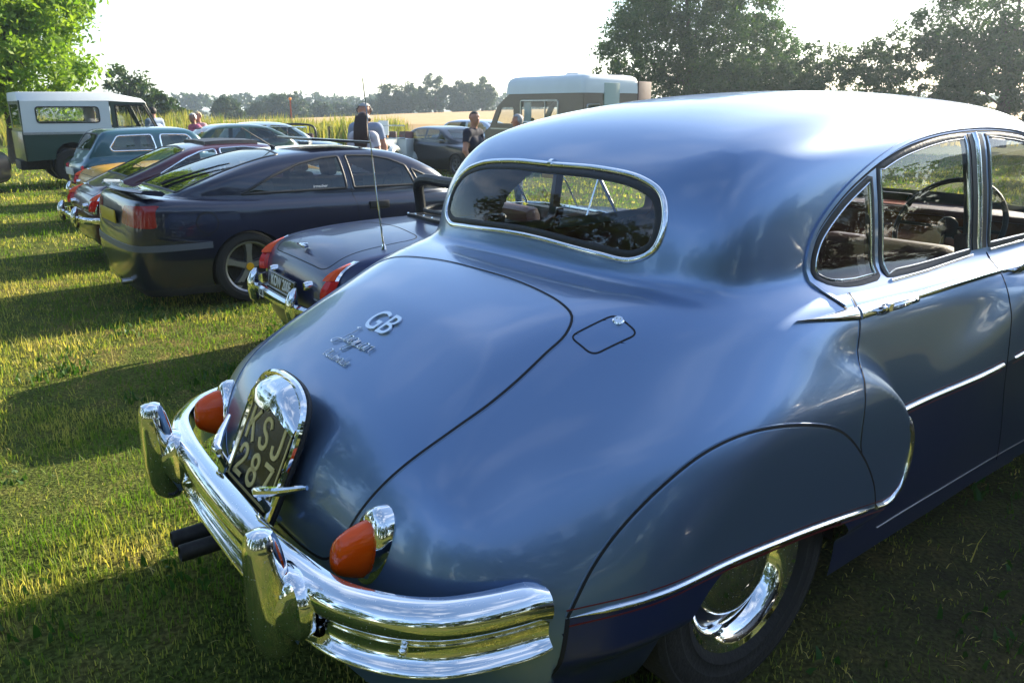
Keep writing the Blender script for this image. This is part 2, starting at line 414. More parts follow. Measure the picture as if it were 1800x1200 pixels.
    def strip(s, pts, prof, closed=False, taper=False, lift=0., wid=None):
        """sweep a profile (across, out) along points that lie on the body"""
        P = np.asarray(pts); N = normals(s.F, P); n = len(P)
        if closed: T = np.roll(P, -1, 0) - np.roll(P, 1, 0)
        else: T = np.gradient(P, axis=0)
        T /= np.maximum(np.linalg.norm(T, axis=1), 1e-9)[:, None]; B = np.cross(N, T)
        B /= np.maximum(np.linalg.norm(B, axis=1), 1e-9)[:, None]
        k = len(prof); V = []; Fc = []
        for i in range(n):
            w = 1.; wa = 1. if wid is None else wid[i]
            if taper: w = max(.05, min(1., min(i, n - 1 - i) / (taper if taper is not True else 6)))
            for a, b in prof: V.append(P[i] + B[i] * a * w * wa + N[i] * (b * (w if taper else 1) + lift))
        for i in range(n if closed else n - 1):
            j = (i + 1) % n
            for q in range(k): Fc.append((i * k + q, i * k + (q + 1) % k, j * k + (q + 1) % k, j * k + q))
        if not closed: Fc.append(tuple(range(k))); Fc.append(tuple((n - 1) * k + q for q in range(k)))
        mb = MB(); mb.add(V, Fc); return mb
def halfround(w, h, n=8):
    return [(w * math.cos(math.pi * i / n), h * math.sin(math.pi * i / n)) for i in range(n + 1)] + [(-w, -.006), (w, -.006)]
SEAL = [(.0032, -.004), (.0032, .0012), (-.0032, .0012), (-.0032, -.004)]
def ellprof(a, b, n=10): return [(a * math.cos(2 * math.pi * i / n), b * math.sin(2 * math.pi * i / n)) for i in range(n)]
# ------------------------------------------------------------------ shared materials
def paint(name, col, rough=.32, metal=.55, coat=.7, coat_r=.04, flake=.06):
    m = mat(name, col, rough, metal, coat, coat_r)
    nt = m.node_tree; b = nt.nodes['Principled BSDF']; tc = nt.nodes['Texture Coordinate']
    n = nt.nodes.new('ShaderNodeTexNoise'); n.inputs['Scale'].default_value = 2.3; n.inputs['Detail'].default_value = 7; n.inputs['Roughness'].default_value = .65
    nt.links.new(tc.outputs['Object'], n.inputs['Vector'])
    rp = nt.nodes.new('ShaderNodeMapRange'); rp.inputs[1].default_value = .3; rp.inputs[2].default_value = .72; rp.inputs[3].default_value = coat_r; rp.inputs[4].default_value = coat_r * 1.6 + .004
    nt.links.new(n.outputs[0], rp.inputs[0]); nt.links.new(rp.outputs[0], b.inputs['Coat Roughness'])
    n3 = nt.nodes.new('ShaderNodeTexNoise'); n3.inputs['Scale'].default_value = 3.1; n3.inputs['Detail'].default_value = 2
    nt.links.new(tc.outputs['Object'], n3.inputs['Vector'])
    bp = nt.nodes.new('ShaderNodeBump'); bp.inputs['Strength'].default_value = flake; bp.inputs['Distance'].default_value = .012
    nt.links.new(n3.outputs[0], bp.inputs['Height']); nt.links.new(bp.outputs[0], b.inputs['Normal']); nt.links.new(bp.outputs[0], b.inputs['Coat Normal'])
    return m
M = {}
M['blue'] = paint('metallic_blue_grey_paint', (.172, .262, .425), .32, .72, .75, .035, .012)
M['navy'] = paint('dark_navy_paint', (.012, .022, .085), .35, .2, .8, .04)
M['chrome'] = mat('chrome', (.86, .87, .88), .035, 1., noise=(9, .12, (.7, .7, .68)))
def pitted(m):
    nt = m.node_tree; b = nt.nodes['Principled BSDF']; tc = nt.nodes['Texture Coordinate']; n = nt.nodes.new('ShaderNodeTexNoise'); n.inputs['Scale'].default_value = 160; n.inputs['Detail'].default_value = 3; nt.links.new(tc.outputs['Object'], n.inputs['Vector'])
    r_ = nt.nodes.new('ShaderNodeMapRange'); r_.inputs[1].default_value = .66; r_.inputs[2].default_value = .74; r_.inputs[3].default_value = .03; r_.inputs[4].default_value = .55; nt.links.new(n.outputs[0], r_.inputs[0])
    n2 = nt.nodes.new('ShaderNodeTexNoise'); n2.inputs['Scale'].default_value = 7; n2.inputs['Detail'].default_value = 6; nt.links.new(tc.outputs['Object'], n2.inputs['Vector'])
    r2 = nt.nodes.new('ShaderNodeMapRange'); r2.inputs[1].default_value = .5; r2.inputs[2].default_value = .8; r2.inputs[3].default_value = 0; r2.inputs[4].default_value = .10; nt.links.new(n2.outputs[0], r2.inputs[0])
    a_ = nt.nodes.new('ShaderNodeMath'); nt.links.new(r_.outputs[0], a_.inputs[0]); nt.links.new(r2.outputs[0], a_.inputs[1]); nt.links.new(a_.outputs[0], b.inputs['Roughness'])
pitted(M['chrome'])
M['steel'] = mat('dull_steel', (.5, .5, .5), .28, 1., noise=(12, .4))
M['rubber'] = mat('black_rubber', (.012, .012, .013), .55, bump=(60, .1))
M['seal'] = mat('dark_panel_gap', (.006, .006, .008), .7)
M['tyre'] = mat('tyre_rubber', (.018, .017, .017), .78, noise=(20, .5, (.04, .036, .03)), bump=(70, .25))
M['black'] = mat('satin_black', (.014, .014, .015), .42, noise=(8, .3, (.03, .03, .03)))
M['gloss_black'] = paint('black_paint', (.006, .007, .010), .3, .0, .6, .02, .01)
M['glass'] = glass_mat('window_glass', (.93, .95, .94), .010)
M['glass_dusty'] = glass_mat('dusty_window_glass', (.86, .88, .88), .022)
M['glass_dark'] = glass_mat('tinted_window_glass', (.42, .47, .47), .04)
M['red_line'] = mat('red_coach_line', (.14, .010, .012), .4)
M['leather'] = mat('maroon_leather', (.10, .030, .028), .42, noise=(6, .5, (.05, .014, .013)), bump=(140, .15))
M['headlining'] = mat('fawn_headlining', (.30, .24, .19), .9, noise=(30, .3))
M['wood'] = mat('walnut_veneer', (.16, .062, .022), .22, coat=.8, noise=(18, .7, (.07, .022, .008)))
M['cream'] = mat('cream_digit_enamel', (.68, .54, .20), .4)
M['plate_black'] = mat('black_plate_enamel', (.012, .012, .011), .18)
M['white'] = mat('white_paint', (.78, .78, .76), .35, noise=(5, .15, (.6, .6, .58)))
M['exhaust'] = mat('sooty_steel', (.05, .047, .044), .55, .6, noise=(25, .6, (.015, .013, .012)))
M['interior_dark'] = mat('dark_trim', (.02, .02, .022), .6)
M['carpet'] = mat('dark_carpet', (.03, .022, .022), .95, bump=(200, .3))
def lens_mat(name, col, glow=.12):
    m = mat(name, col, .14, 0, .25, .02); nt = m.node_tree; b = nt.nodes['Principled BSDF']
    b.inputs['Transmission Weight'].default_value = glow; b.inputs['IOR'].default_value = 1.45
    b.inputs['Subsurface Weight'].default_value = .0; b.inputs['Subsurface Radius'].default_value = (.03, .01, .004); b.inputs['Subsurface Scale'].default_value = .5
    tc = nt.nodes['Texture Coordinate']; w = nt.nodes.new('ShaderNodeTexWave'); w.inputs['Scale'].default_value = 38; w.bands_direction = 'Z'
    nt.links.new(tc.outputs['Object'], w.inputs['Vector'])
    bp = nt.nodes.new('ShaderNodeBump'); bp.inputs['Strength'].default_value = .14; bp.inputs['Distance'].default_value = .001
    nt.links.new(w.outputs[0], bp.inputs['Height']); nt.links.new(bp.outputs[0], b.inputs['Normal'])
    return m
M['amber'] = lens_mat('amber_lens', (1., .10, .002)); M['red_lens'] = lens_mat('red_lens', (.75, .014, .012))
# ------------------------------------------------------------------ small shared builders
def place_mesh(me, o, X, Y):
    X = Vector(X).normalized(); Y = Vector(Y); N = X.cross(Y).normalized(); Y = N.cross(X)
    T = Matrix(((X.x, Y.x, N.x, o[0]), (X.y, Y.y, N.y, o[1]), (X.z, Y.z, N.z, o[2]), (0, 0, 0, 1)))
    me.transform(T); me.update(); return me
def loft(rings, closed=True, cap=True):
    n = len(rings[0]); V = [p for r_ in rings for p in r_]; F = []
    for i in range(len(rings) - 1):
        for k in range(n if closed else n - 1): F.append((i * n + k, i * n + (k + 1) % n, (i + 1) * n + (k + 1) % n, (i + 1) * n + k))
    if cap: F.append(tuple(range(n))[::-1]); F.append(tuple((len(rings) - 1) * n + k for k in range(n)))
    return MB().add(V, F)
def ering(c, u, w, a, b, n=20, p=1.):
    """superellipse ring about c in the plane of unit vectors u, w"""
    c, u, w = np.asarray(c, float), np.asarray(u, float), np.asarray(w, float); out = []
    for i in range(n):
        t = 2 * math.pi * i / n; ct, st = math.cos(t), math.sin(t)
        out.append(tuple(c + u * a * math.copysign(abs(ct) ** p, ct) + w * b * math.copysign(abs(st) ** p, st)))
    return out
def wheel(parent, pos, sgn, rad, wid, rim, rim_mat, style='disc', m_tyre=None, cap=None, spokes=5, disc_mat=None):
    """wheel on the y axis; outer face towards sgn*y. rim mesh with tyre and hub cap below it"""
    w = wid / 2; x, y, z = pos
    S = lambda pr: [(r_, h * sgn) for r_, h in pr]
    mb = MB()
    if style == 'disc':
        mb.lathe(S([(.0, .25 * w), (rim * .45, .3 * w), (rim * .62, .12 * w), (rim * .74, .05 * w), (rim * .80, .45 * w), (rim * .9, .72 * w), (rim * .97, .80 * w), (rim * 1.02, .86 * w), (rim * 1.02, -.8 * w), (rim * .8, -.7 * w)]), pos, 'Y', 40)
    else:
        mb.lathe(S([(rim * .86, -.5 * w), (rim * .88, .3 * w), (rim * .93, .78 * w), (rim * 1.0, .86 * w), (rim * 1.03, .80 * w), (rim * 1.03, -.8 * w)]), pos, 'Y', 40)
        mb.lathe(S([(0, .62 * w), (rim * .2, .60 * w), (rim * .24, .3 * w), (rim * .24, .0)]), pos, 'Y', 24)
        for k in range(spokes):
            a = 2 * math.pi * k / spokes + .3
            P = []
            for r_, hw, d0, d1 in ((.12 * rim, .17, .20, .58), (.5 * rim, .13, .22, .66), (.93 * rim, .20, .30, .70)):
                for t, dd in ((-1, d0), (1, d0), (1, d1), (-1, d1)):
                    q = hw * rim * t * (.7 if dd == d1 else 1.)
                    P.append((x + r_ * math.cos(a) - q * math.sin(a), y + sgn * dd * w, z + r_ * math.sin(a) + q * math.cos(a)))
            mb.add(P, [(0, 1, 5, 4), (1, 2, 6, 5), (2, 3, 7, 6), (3, 0, 4, 7), (4, 5, 9, 8), (5, 6, 10, 9), (6, 7, 11, 10), (7, 4, 8, 11)])
    o = mb.build('wheel', rim_mat, parent)
    if disc_mat is not None: MB().lathe(S([(.0, .30 * w), (rim * .45, .33 * w), (rim * .62, .17 * w), (rim * .78, .10 * w)]), pos, 'Y', 40).build('wheel_disc', disc_mat, o)
    t = MB().lathe(S([(rim, -.8 * w), (rim * 1.04, -.95 * w), (rad * .93, -1.0 * w), (rad * .985, -.85 * w), (rad, -.5 * w), (rad, .5 * w), (rad * .985, .85 * w), (rad * .955, .95 * w), (rad * .94, .985 * w), (rad * .925, .97 * w), (rad * .90, 1.02 * w), (rad * .86, 1.05 * w), (rad * .80, 1.06 * w), (rad * .79, 1.03 * w), (rim * 1.15, 1.02 * w), (rim * 1.13, 1.045 * w), (rim * 1.09, 1.0 * w), (rim * 1.04, .9 * w), (rim, .8 * w)]), pos, 'Y', 48)
    t.build('tyre', m_tyre or M['tyre'], o)
    if style != 'disc': MB().lathe(S([(0, .05 * w), (rim * .8, .05 * w), (rim * .8, -.2 * w)]), pos, 'Y', 24).build('brake_disc', M['exhaust'], o)
    if cap is not None: MB().lathe(S([(0, .80 * w)] + [(rim * r_, w * h) for r_, h in ((.14, .80), (.22, .78), (.25, .72), (.30, .71), (.40, .70), (.52, .62), (.60, .48), (.645, .30), (.65, .12))]), pos, 'Y', 32).build('hub_cap', cap, o)
    return o
GLY = {'a': ([(.75, .9), (.3, 1), (0, .5), (.25, 0), (.65, .3), (.82, 1), (.78, .2), (1.05, .05)], 1.1), 'g': ([(.75, .9), (.3, 1), (0, .5), (.25, 0), (.65, .3), (.82, 1), (.7, -.8), (.35, -1.05), (.12, -.75), (.6, -.2), (1.05, .1)], 1.1),
       'u': ([(0, 1), (0, .3), (.2, 0), (.55, .2), (.7, 1), (.7, .2), (1, .05)], 1.05), 'r': ([(0, .1), (.12, 1), (.3, .8), (.6, 1), (.62, .3), (.9, .05)], .9),
       'J': ([(1.2, 2.3), (.5, 2.2), (1.0, 2.0), (.75, .2), (.3, -.7), (-.2, -.5), (.3, .05), (1.3, .2)], 1.35), 'A': ([(1.1, 1.5), (.4, 1.6), (0, .8), (.4, 0), (1.0, .5), (1.2, 1.6), (1.15, .3), (1.45, .05)], 1.5),
       't': ([(.2, 1.8), (.15, .3), (.4, 0), (.7, .1)], .75), 'o': ([(.35, 1), (0, .5), (.35, 0), (.7, .5), (.35, 1), (.9, .8)], .95), 'm': ([(0, 0), (.05, 1), (.05, .6), (.3, 1), (.4, .1), (.42, .6), (.7, 1), (.8, .2), (1.05, .05)], 1.1),
       'i': ([(0, 1), (0, .25), (.2, 0), (.45, .1)], .5), 'c': ([(.6, .8), (.3, 1), (0, .5), (.3, 0), (.8, .2)], .8)}
def script_pts(word, h, shear=.35, sx=1.):
    P = []; x = 0
    for ch in word:
        g, w = GLY[ch]; P += [((x + a + b * shear) * h * sx, b * h) for a, b in g]; x += w
    q = spline(P, 26 * len(word)); q[:, 0] -= x * h * sx / 2; return q
# ------------------------------------------------------------------ the setting
def gz(x, y):
    """the meadow dips a little to the left and beyond the row"""
    x = np.asarray(x, float); y = np.asarray(y, float); L = -.6 * x + .8 * y
    return -.13 * sstep(2.7, 4.4, L) - .22 * sstep(9, 17, y) * sstep(-.46, -.28, x / np.maximum(y, 1.))
def gz1(x, y): return float(gz(np.array([x]), np.array([y]))[0])
def ground_mat():
    m = bpy.data.materials.new('mown_grass_ground'); m.use_nodes = True; nt = m.node_tree; b = nt.nodes['Principled BSDF']; b.inputs['Roughness'].default_value = .95; b.inputs['Specular IOR Level'].default_value = .1
    tc = nt.nodes.new('ShaderNodeTexCoord')
    def nz(sc, det=6): 
        n = nt.nodes.new('ShaderNodeTexNoise'); n.inputs['Scale'].default_value = sc; n.inputs['Detail'].default_value = det; nt.links.new(tc.outputs['Object'], n.inputs['Vector']); return n
    a, c, d = nz(.45), nz(5.), nz(60., 8)
    r1 = nt.nodes.new('ShaderNodeValToRGB'); e = r1.color_ramp.elements; e[0].position = .32; e[0].color = (.060, .090, .018, 1); e[1].position = .68; e[1].color = (.21, .17, .06, 1)
    e2 = r1.color_ramp.elements.new(.5); e2.color = (.110, .140, .030, 1)
    mx = nt.nodes.new('ShaderNodeMix'); mx.data_type = 'FLOAT'; mx.inputs[0].default_value = .55; nt.links.new(a.outputs[0], mx.inputs[2]); nt.links.new(c.outputs[0], mx.inputs[3]); nt.links.new(mx.outputs[0], r1.inputs[0])
    r2 = nt.nodes.new('ShaderNodeValToRGB'); e = r2.color_ramp.elements; e[0].position = .4; e[0].color = (.45, .42, .38, 1); e[1].position = .66; e[1].color = (1.25, 1.2, 1.1, 1); nt.links.new(d.outputs[0], r2.inputs[0])
    mu = nt.nodes.new('ShaderNodeMix'); mu.data_type = 'RGBA'; mu.blend_type = 'MULTIPLY'; mu.inputs[0].default_value = 1; nt.links.new(r1.outputs[0], mu.inputs[6]); nt.links.new(r2.outputs[0], mu.inputs[7]); 
    # bare brown soil where feet have worn the turf to the right of the row
    gm = nt.nodes.new('ShaderNodeVectorMath'); gm.operation = 'DISTANCE'; gm.inputs[1].default_value = (2.3, 1.6, 0); nt.links.new(tc.outputs['Object'], gm.inputs[0])
    ad = nt.nodes.new('ShaderNodeMath'); ad.operation = 'MULTIPLY_ADD'; ad.inputs[1].default_value = 1.6; nt.links.new(c.outputs[0], ad.inputs[0]); nt.links.new(gm.outputs['Value'], ad.inputs[2])
    rg = nt.nodes.new('ShaderNodeMapRange'); rg.inputs[1].default_value = 1.6; rg.inputs[2].default_value = 3.4; rg.inputs[3].default_value = .8; rg.inputs[4].default_value = 0; nt.links.new(ad.outputs[0], rg.inputs[0])
    so = nt.nodes.new('ShaderNodeMix'); so.data_type = 'RGBA'; so.inputs[7].default_value = (.052, .040, .026, 1); nt.links.new(rg.outputs[0], so.inputs[0]); nt.links.new(mu.outputs[2], so.inputs[6]); nt.links.new(so.outputs[2], b.inputs['Base Color'])
    bp = nt.nodes.new('ShaderNodeBump'); bp.inputs['Strength'].default_value = .8; bp.inputs['Distance'].default_value = .04; nt.links.new(d.outputs[0], bp.inputs['Height']); nt.links.new(bp.outputs[0], b.inputs['Normal'])
    return m
rng = np.random.default_rng(7)
gx = np.concatenate([np.linspace(-900, -60, 12), np.linspace(-50, 60, 56), np.linspace(70, 900, 12)]); gy = np.concatenate([np.linspace(-300, -30, 8), np.linspace(-25, 70, 60), np.linspace(80, 1400, 14)])
def field_h(x, y):
    """the wheat field climbs gently to the right beyond the hedge strip"""
    t = np.clip((y - 40) / 120, 0, 1); return t * t * (3 - 2 * t) * np.interp(x, [-90, -40, -21, -4, 80], [-2.2, -1.2, 0, .55, 2.0])
g = np.meshgrid(gx, gy, indexing='ij'); hz_ = field_h(g[0], g[1]) + gz(g[0], g[1])
V = np.stack([g[0].ravel(), g[1].ravel(), hz_.ravel()], 1); nx_, ny_ = len(gx), len(gy)
ii, jj = np.meshgrid(np.arange(nx_ - 1), np.arange(ny_ - 1), indexing='ij'); b0 = (ii * ny_ + jj).ravel()
Q = np.stack([b0, b0 + ny_, b0 + ny_ + 1, b0 + 1], 1)
link('ground', mesh('ground', V, Q), ground_mat(), kind='structure')
# wheat field: a standing crop with a ragged upper surface
wx = np.linspace(-75, 170, 120); wy = np.linspace(50, 205, 64); g = np.meshgrid(wx, wy, indexing='ij')
wz = field_h(g[0], g[1]) - .25 + .72 + rng.uniform(-.07, .07, g[0].shape); edge = (g[0] == wx[0]) | (g[0] == wx[-1]) | (g[1] == wy[0]) | (g[1] == wy[-1]); wz[edge] -= .9
V = np.stack([(g[0] + rng.uniform(-.4, .4, g[0].shape)).ravel(), (g[1] + rng.uniform(-.4, .4, g[0].shape)).ravel(), wz.ravel()], 1)
ii, jj = np.meshgrid(np.arange(119), np.arange(63), indexing='ij'); b0 = (ii * 64 + jj).ravel(); Q = np.stack([b0, b0 + 64, b0 + 65, b0 + 1], 1)
link('wheat_field', mesh('wheat_field', V, Q), mat('ripe_wheat', (.46, .29, .12), .9, noise=(1.2, .55, (.30, .19, .075)), bump=(9, .6)), kind='structure')
# ---- blades
def blades(name, X, Y, Z, H, W, tint, m, lean=.45, seg2=True, kind='stuff', seed=0):
    r = np.random.default_rng(seed); n = len(X); a = r.uniform(0, 2 * np.pi, n); l = r.uniform(.05, lean, n) * H; la = r.uniform(0, 2 * np.pi, n)
    c, s_ = np.cos(a) * W / 2, np.sin(a) * W / 2
    b1 = np.stack([X - c, Y - s_, Z], 1); b2 = np.stack([X + c, Y + s_, Z], 1)
    m1 = np.stack([X - c * .7 + np.cos(la) * l * .35, Y - s_ * .7 + np.sin(la) * l * .35, Z + H * .55], 1); m2 = np.stack([X + c * .7 + np.cos(la) * l * .35, Y + s_ * .7 + np.sin(la) * l * .35, Z + H * .55], 1)
    t = np.stack([X + np.cos(la) * l, Y + np.sin(la) * l, Z + H * np.sqrt(np.maximum(.2, 1 - (l / H) ** 2 * .6))], 1)
    V = np.stack([b1, b2, m2, m1, t], 1).reshape(-1, 3); k = np.arange(n)[:, None] * 5
    T = np.vstack([k + [0, 1, 2], k + [0, 2, 3], k + [3, 2, 4]])
    me = mesh(name, V, T, False); at = me.attributes.new('tint', 'FLOAT', 'POINT'); at.data.foreach_set('value', np.repeat(tint, 5).astype(np.float32))
    return link(name, me, m, kind=kind)
GR = leaf_mat('grass_blade', (.105, .190, .022), (.60, .49, .17), .5)
def vnoise(x, y, s, seed):
    r = np.random.default_rng(seed); t = r.random((64, 64)); u = (x / s) % 63; v = (y / s) % 63; i = u.astype(int); j = v.astype(int); a = u - i; b = v - j; a = a * a * (3 - 2 * a); b = b * b * (3 - 2 * b)
    return (t[i, j] * (1 - a) + t[i + 1, j] * a) * (1 - b) + (t[i, j + 1] * (1 - a) + t[i + 1, j + 1] * a) * b
def turf(x0, x1, y0, y1, dens, h0, h1, w, seed):
    r = np.random.default_rng(seed); n = int((x1 - x0) * (y1 - y0) * dens); x = r.uniform(x0, x1, n); y = r.uniform(y0, y1, n)
    p = vnoise(x + 200, y + 200, .35, 3) * .6 + vnoise(x + 200, y + 200, 1.3, 4) * .4; keep = r.random(n) < .25 + .95 * p; x, y, p = x[keep], y[keep], p[keep]
    dry = vnoise(x + 300, y + 300, .55, 5) * .6 + vnoise(x + 300, y + 300, .12, 6) * .4
    h = (h0 + (h1 - h0) * r.random(len(x)) ** 2.6) * (.45 + .8 * p); t = np.clip((dry - .43) * 1.9 + r.normal(0, .20, len(x)), 0, 1)
    # trodden, bare soil beside the saloon
    bare = sstep(.2, 1.0, x) * (1 - sstep(3.0, 4.5, y)); kp = r.random(len(x)) > .72 * bare * (vnoise(x + 100, y + 100, .22, 12) > .3); x, y, h, t, bare = x[kp], y[kp], h[kp], t[kp], bare[kp]; h = h * (1 - .35 * bare)
    return x, y, gz(x, y) - .004, h, np.full(len(x), w) * r.uniform(.6, 1.3, len(x)), t
tt = [turf(-3.2, 3.8, .45, 4.2, 7000, .018, .075, .0045, 1), turf(-7, 5, 4.2, 8.5, 1900, .02, .085, .007, 2), turf(-7, -3.2, 1.2, 4.2, 2200, .02, .08, .006, 21), turf(-13, 6, 8.5, 16, 480, .03, .10, .014, 8), turf(-22, 20, 16, 34, 90, .04, .13, .035, 9)]
blades('grass', *[np.concatenate([q[k] for q in tt]) for k in range(6)], GR, seed=11)
# broad weed leaves pressed into the turf, and tall seed stalks
r = np.random.default_rng(31); n = 3600; cx_ = r.uniform(-3.4, 3.6, 130); cy_ = r.uniform(.7, 7, 130); k_ = r.integers(0, 130, n); x = cx_[k_] + r.normal(0, .09, n); y = cy_[k_] + r.normal(0, .09, n)
blades('clover_and_plantain', x, y, gz(x, y), r.uniform(.025, .06, n), r.uniform(.012, .026, n), r.uniform(0, .35, n), leaf_mat('weed_leaf', (.035, .10, .018), (.10, .16, .03), .3), .95, seed=12)
n = 160; x = r.uniform(-6, 4, n); y = r.uniform(1.5, 9, n)
blades('dry_grass_stalks', x, y, gz(x, y), r.uniform(.10, .20, n), r.uniform(.003, .005, n), r.uniform(.7, 1, n), GR, .5, seed=13)
n = 14000; x = r.uniform(-5.5, 3.8, n); y = r.uniform(.6, 8.5, n); kp = vnoise(x + 150, y + 150, .4, 17) + r.normal(0, .1, n) > .45; x, y = x[kp], y[kp]; n = len(x)
blades('dry_clippings', x, y, gz(x, y) + .006, r.uniform(.012, .026, n), r.uniform(.003, .005, n), r.uniform(.75, 1, n), GR, 3.2, seed=19)
# strip of tall weeds along the field edge
r = np.random.default_rng(41); n = 22000; x = r.uniform(-34, -6, n); y = 41 + (x + 34) * .10 + r.normal(0, 2.2, n); p = vnoise(x + 200, y, 1.6, 9)
blades('tall_field_edge_weeds', x, y, field_h(x, y) + gz(x, y) - .03, (.75 + .85 * p) * r.uniform(.6, 1.2, n), r.uniform(.05, .13, n), np.clip(r.normal(.45, .25, n), 0, 1), leaf_mat('tall_weed', (.10, .16, .030), (.42, .34, .10), .45), .3, seed=14)
n = 9000; x = r.uniform(-8, 26, n); y = 45 + r.normal(0, 2.0, n)
blades('tall_dry_field_edge_grass', x, y, field_h(x, y) + gz(x, y) - .03, r.uniform(.25, .6, n), r.uniform(.04, .10, n), np.clip(r.normal(.75, .2, n), 0, 1), leaf_mat('dry_weed', (.22, .20, .05), (.50, .36, .13), .45), .35, seed=15)
# ------------------------------------------------------------------ trees
BARK = mat('bark', (.075, .058, .042), .95, noise=(6, .7, (.03, .025, .02)), bump=(14, .8))
LF = {'willow': leaf_mat('pale_willow_leaf', (.13, .25, .024), (.26, .36, .05), .5), 'oak': leaf_mat('dark_oak_leaf', (.022, .065, .014), (.06, .115, .022), .45),
      'far': leaf_mat('distant_leaf', (.022, .050, .016), (.045, .080, .022), .3), 'hedge': leaf_mat('hedge_leaf', (.022, .055, .014), (.055, .095, .022), .35)}
def crown_mesh(name, seed, lobes, nclump, nleaf, ls, clump_r, cut=None):
    """lobes: (centre, radii) ellipsoids; clumps sit mostly near their surface, leaves scatter round each clump"""
    r = np.random.default_rng(seed); V = []; T = []
    w = np.array([a[1][0] * a[1][1] + a[1][2] * a[1][0] for a in lobes]); w = w / w.sum()
    li = r.choice(len(lobes), nclump, p=w); d = r.normal(size=(nclump, 3)); d /= np.linalg.norm(d, axis=1)[:, None]
    rad = r.uniform(.35, 1.0, nclump) ** .45 * r.uniform(.85, 1.12, nclump)
    cen = np.array([lobes[i][0] for i in li]) + d * rad[:, None] * np.array([lobes[i][1] for i in li])
    ct = np.clip(r.normal(.45, .28, nclump), 0, 1)
    cr = clump_r * r.uniform(.5, 1.4, nclump)
    ci = np.repeat(np.arange(nclump), nleaf); n = len(ci); o = r.normal(size=(n, 3)); o *= (r.random(n) ** .5 / np.linalg.norm(o, axis=1))[:, None]; o[:, 2] *= .75
    P = cen[ci] + o * cr[ci][:, None]; P[:, 2] -= .15 * cr[ci] * (o ** 2).sum(1)
    a = r.normal(size=(n, 3)); a /= np.linalg.norm(a, axis=1)[:, None]; b = np.cross(a, r.normal(size=(n, 3))); b /= np.maximum(np.linalg.norm(b, axis=1), 1e-6)[:, None]
    s_ = ls * r.uniform(.6, 1.4, n)[:, None]
    V = np.stack([P - a * s_, P + b * s_ * .42, P + a * s_, P - b * s_ * .42], 1).reshape(-1, 3)
    k = np.arange(n)[:, None] * 4; Q = k + [0, 1, 2, 3]
    me = mesh(name, V, Q, False); at = me.attributes.new('tint', 'FLOAT', 'POINT'); at.data.foreach_set('value', np.repeat(np.clip(ct[ci] + r.normal(0, .15, n), 0, 1), 4).astype(np.float32))
    return me
def trunk_mesh(seed, h, r0, lobes):
    r = np.random.default_rng(seed + 99); mb = MB(); pts = [(r.normal(0, .04) * h * t, r.normal(0, .04) * h * t, h * t) for t in (-.02, .15, .35, .6, .85)]
    mb.tube(pts, [r0 * 1.35, r0, r0 * .82, r0 * .6, r0 * .25], 9)
    for c, rd in lobes:
        s_ = Vector(pts[2]).lerp(Vector(pts[3]), r.random()); e = Vector(c); mb.tube([s_, s_.lerp(e, .5) + Vector((0, 0, -.06 * h)), e, e + (e - s_) * .35], [r0 * .45, r0 * .3, r0 * .15, r0 * .04], 6)
    return mb
def make_tree(name, label, loc, lobes, h, r0, leaf, nclump, nleaf, ls, cr, seed, group=None, cat='tree'):
    t = empty(name, loc, 0, label, cat, group)
    trunk_mesh(seed, h, r0, lobes).build('trunk', BARK, t); link('crown', crown_mesh('crown', seed, lobes, nclump, nleaf, ls, cr), LF[leaf], t); return t
def wpos(u, d, z=0.):
    """ground point at depth d in the direction of image column u"""
    return ((u - 900) / 1438.6 * d, d, z)
# the bright tree behind the white-topped off-roader, left edge
make_tree('broadleaf_tree', 'tall bright green sunlit tree at the left edge behind the white-topped off-roader', wpos(22, 25), [((0, 0, 5.2), (2.6, 2.9, 3.4)), ((.9, .2, 5.6), (1.9, 2.0, 2.2)), ((-1.5, -1, 3.4), (2.6, 2.4, 2.6)), ((.7, .5, 7.2), (2.0, 2.2, 2.4)), ((.8, -.6, 2.9), (1.9, 1.6, 2.2))], 7, .28, 'willow', 720, 74, .095, .5, 1)
make_tree('broadleaf_tree', 'darker round tree showing just right of the off-roader roof', wpos(228, 55), [((0, 0, 2.6), (1.6, 1.6, 1.6)), ((1.2, 0, 1.6), (1.6, 1.4, 1.3)), ((2.8, 0, 1.0), (1.7, 1.4, .9))], 3, .18, 'hedge', 110, 60, .16, .5, 2)
# the far tree line beyond the wheat
far = [(310, 260, 6, 3.0, 'low hazy tree clump far left on the horizon'), (398, 120, 4.2, 3.2, 'single rounded tree standing alone on the horizon left of the broad clump'), (470, 150, 8.5, 3.4, 'left shoulder of the broad dark tree clump on the horizon'),
       (505, 150, 8.5, 4.6, 'highest crown of the broad dark tree clump on the horizon'), (560, 160, 8, 3.2, 'low dark tree just right of the broad clump'), (600, 165, 7, 2.4, 'low dark tree left of the couple by the coupe'), (655, 165, 7, 3.0, 'low dark tree directly right of the couple'),
       (690, 165, 7.5, 4.0, 'pointed dark tree above the pale vintage tourer'), (722, 165, 6.5, 4.2, 'rounded dark tree left of the gapped crown'), (765, 160, 7.5, 5.0, 'tall tree with a gap of sky in its crown on the field skyline'), (815, 160, 7, 4.4, 'small rounded tree between the gapped crown and the motorhome'), (848, 155, 7, 5.6, 'round tree touching the motorhome roof corner')]
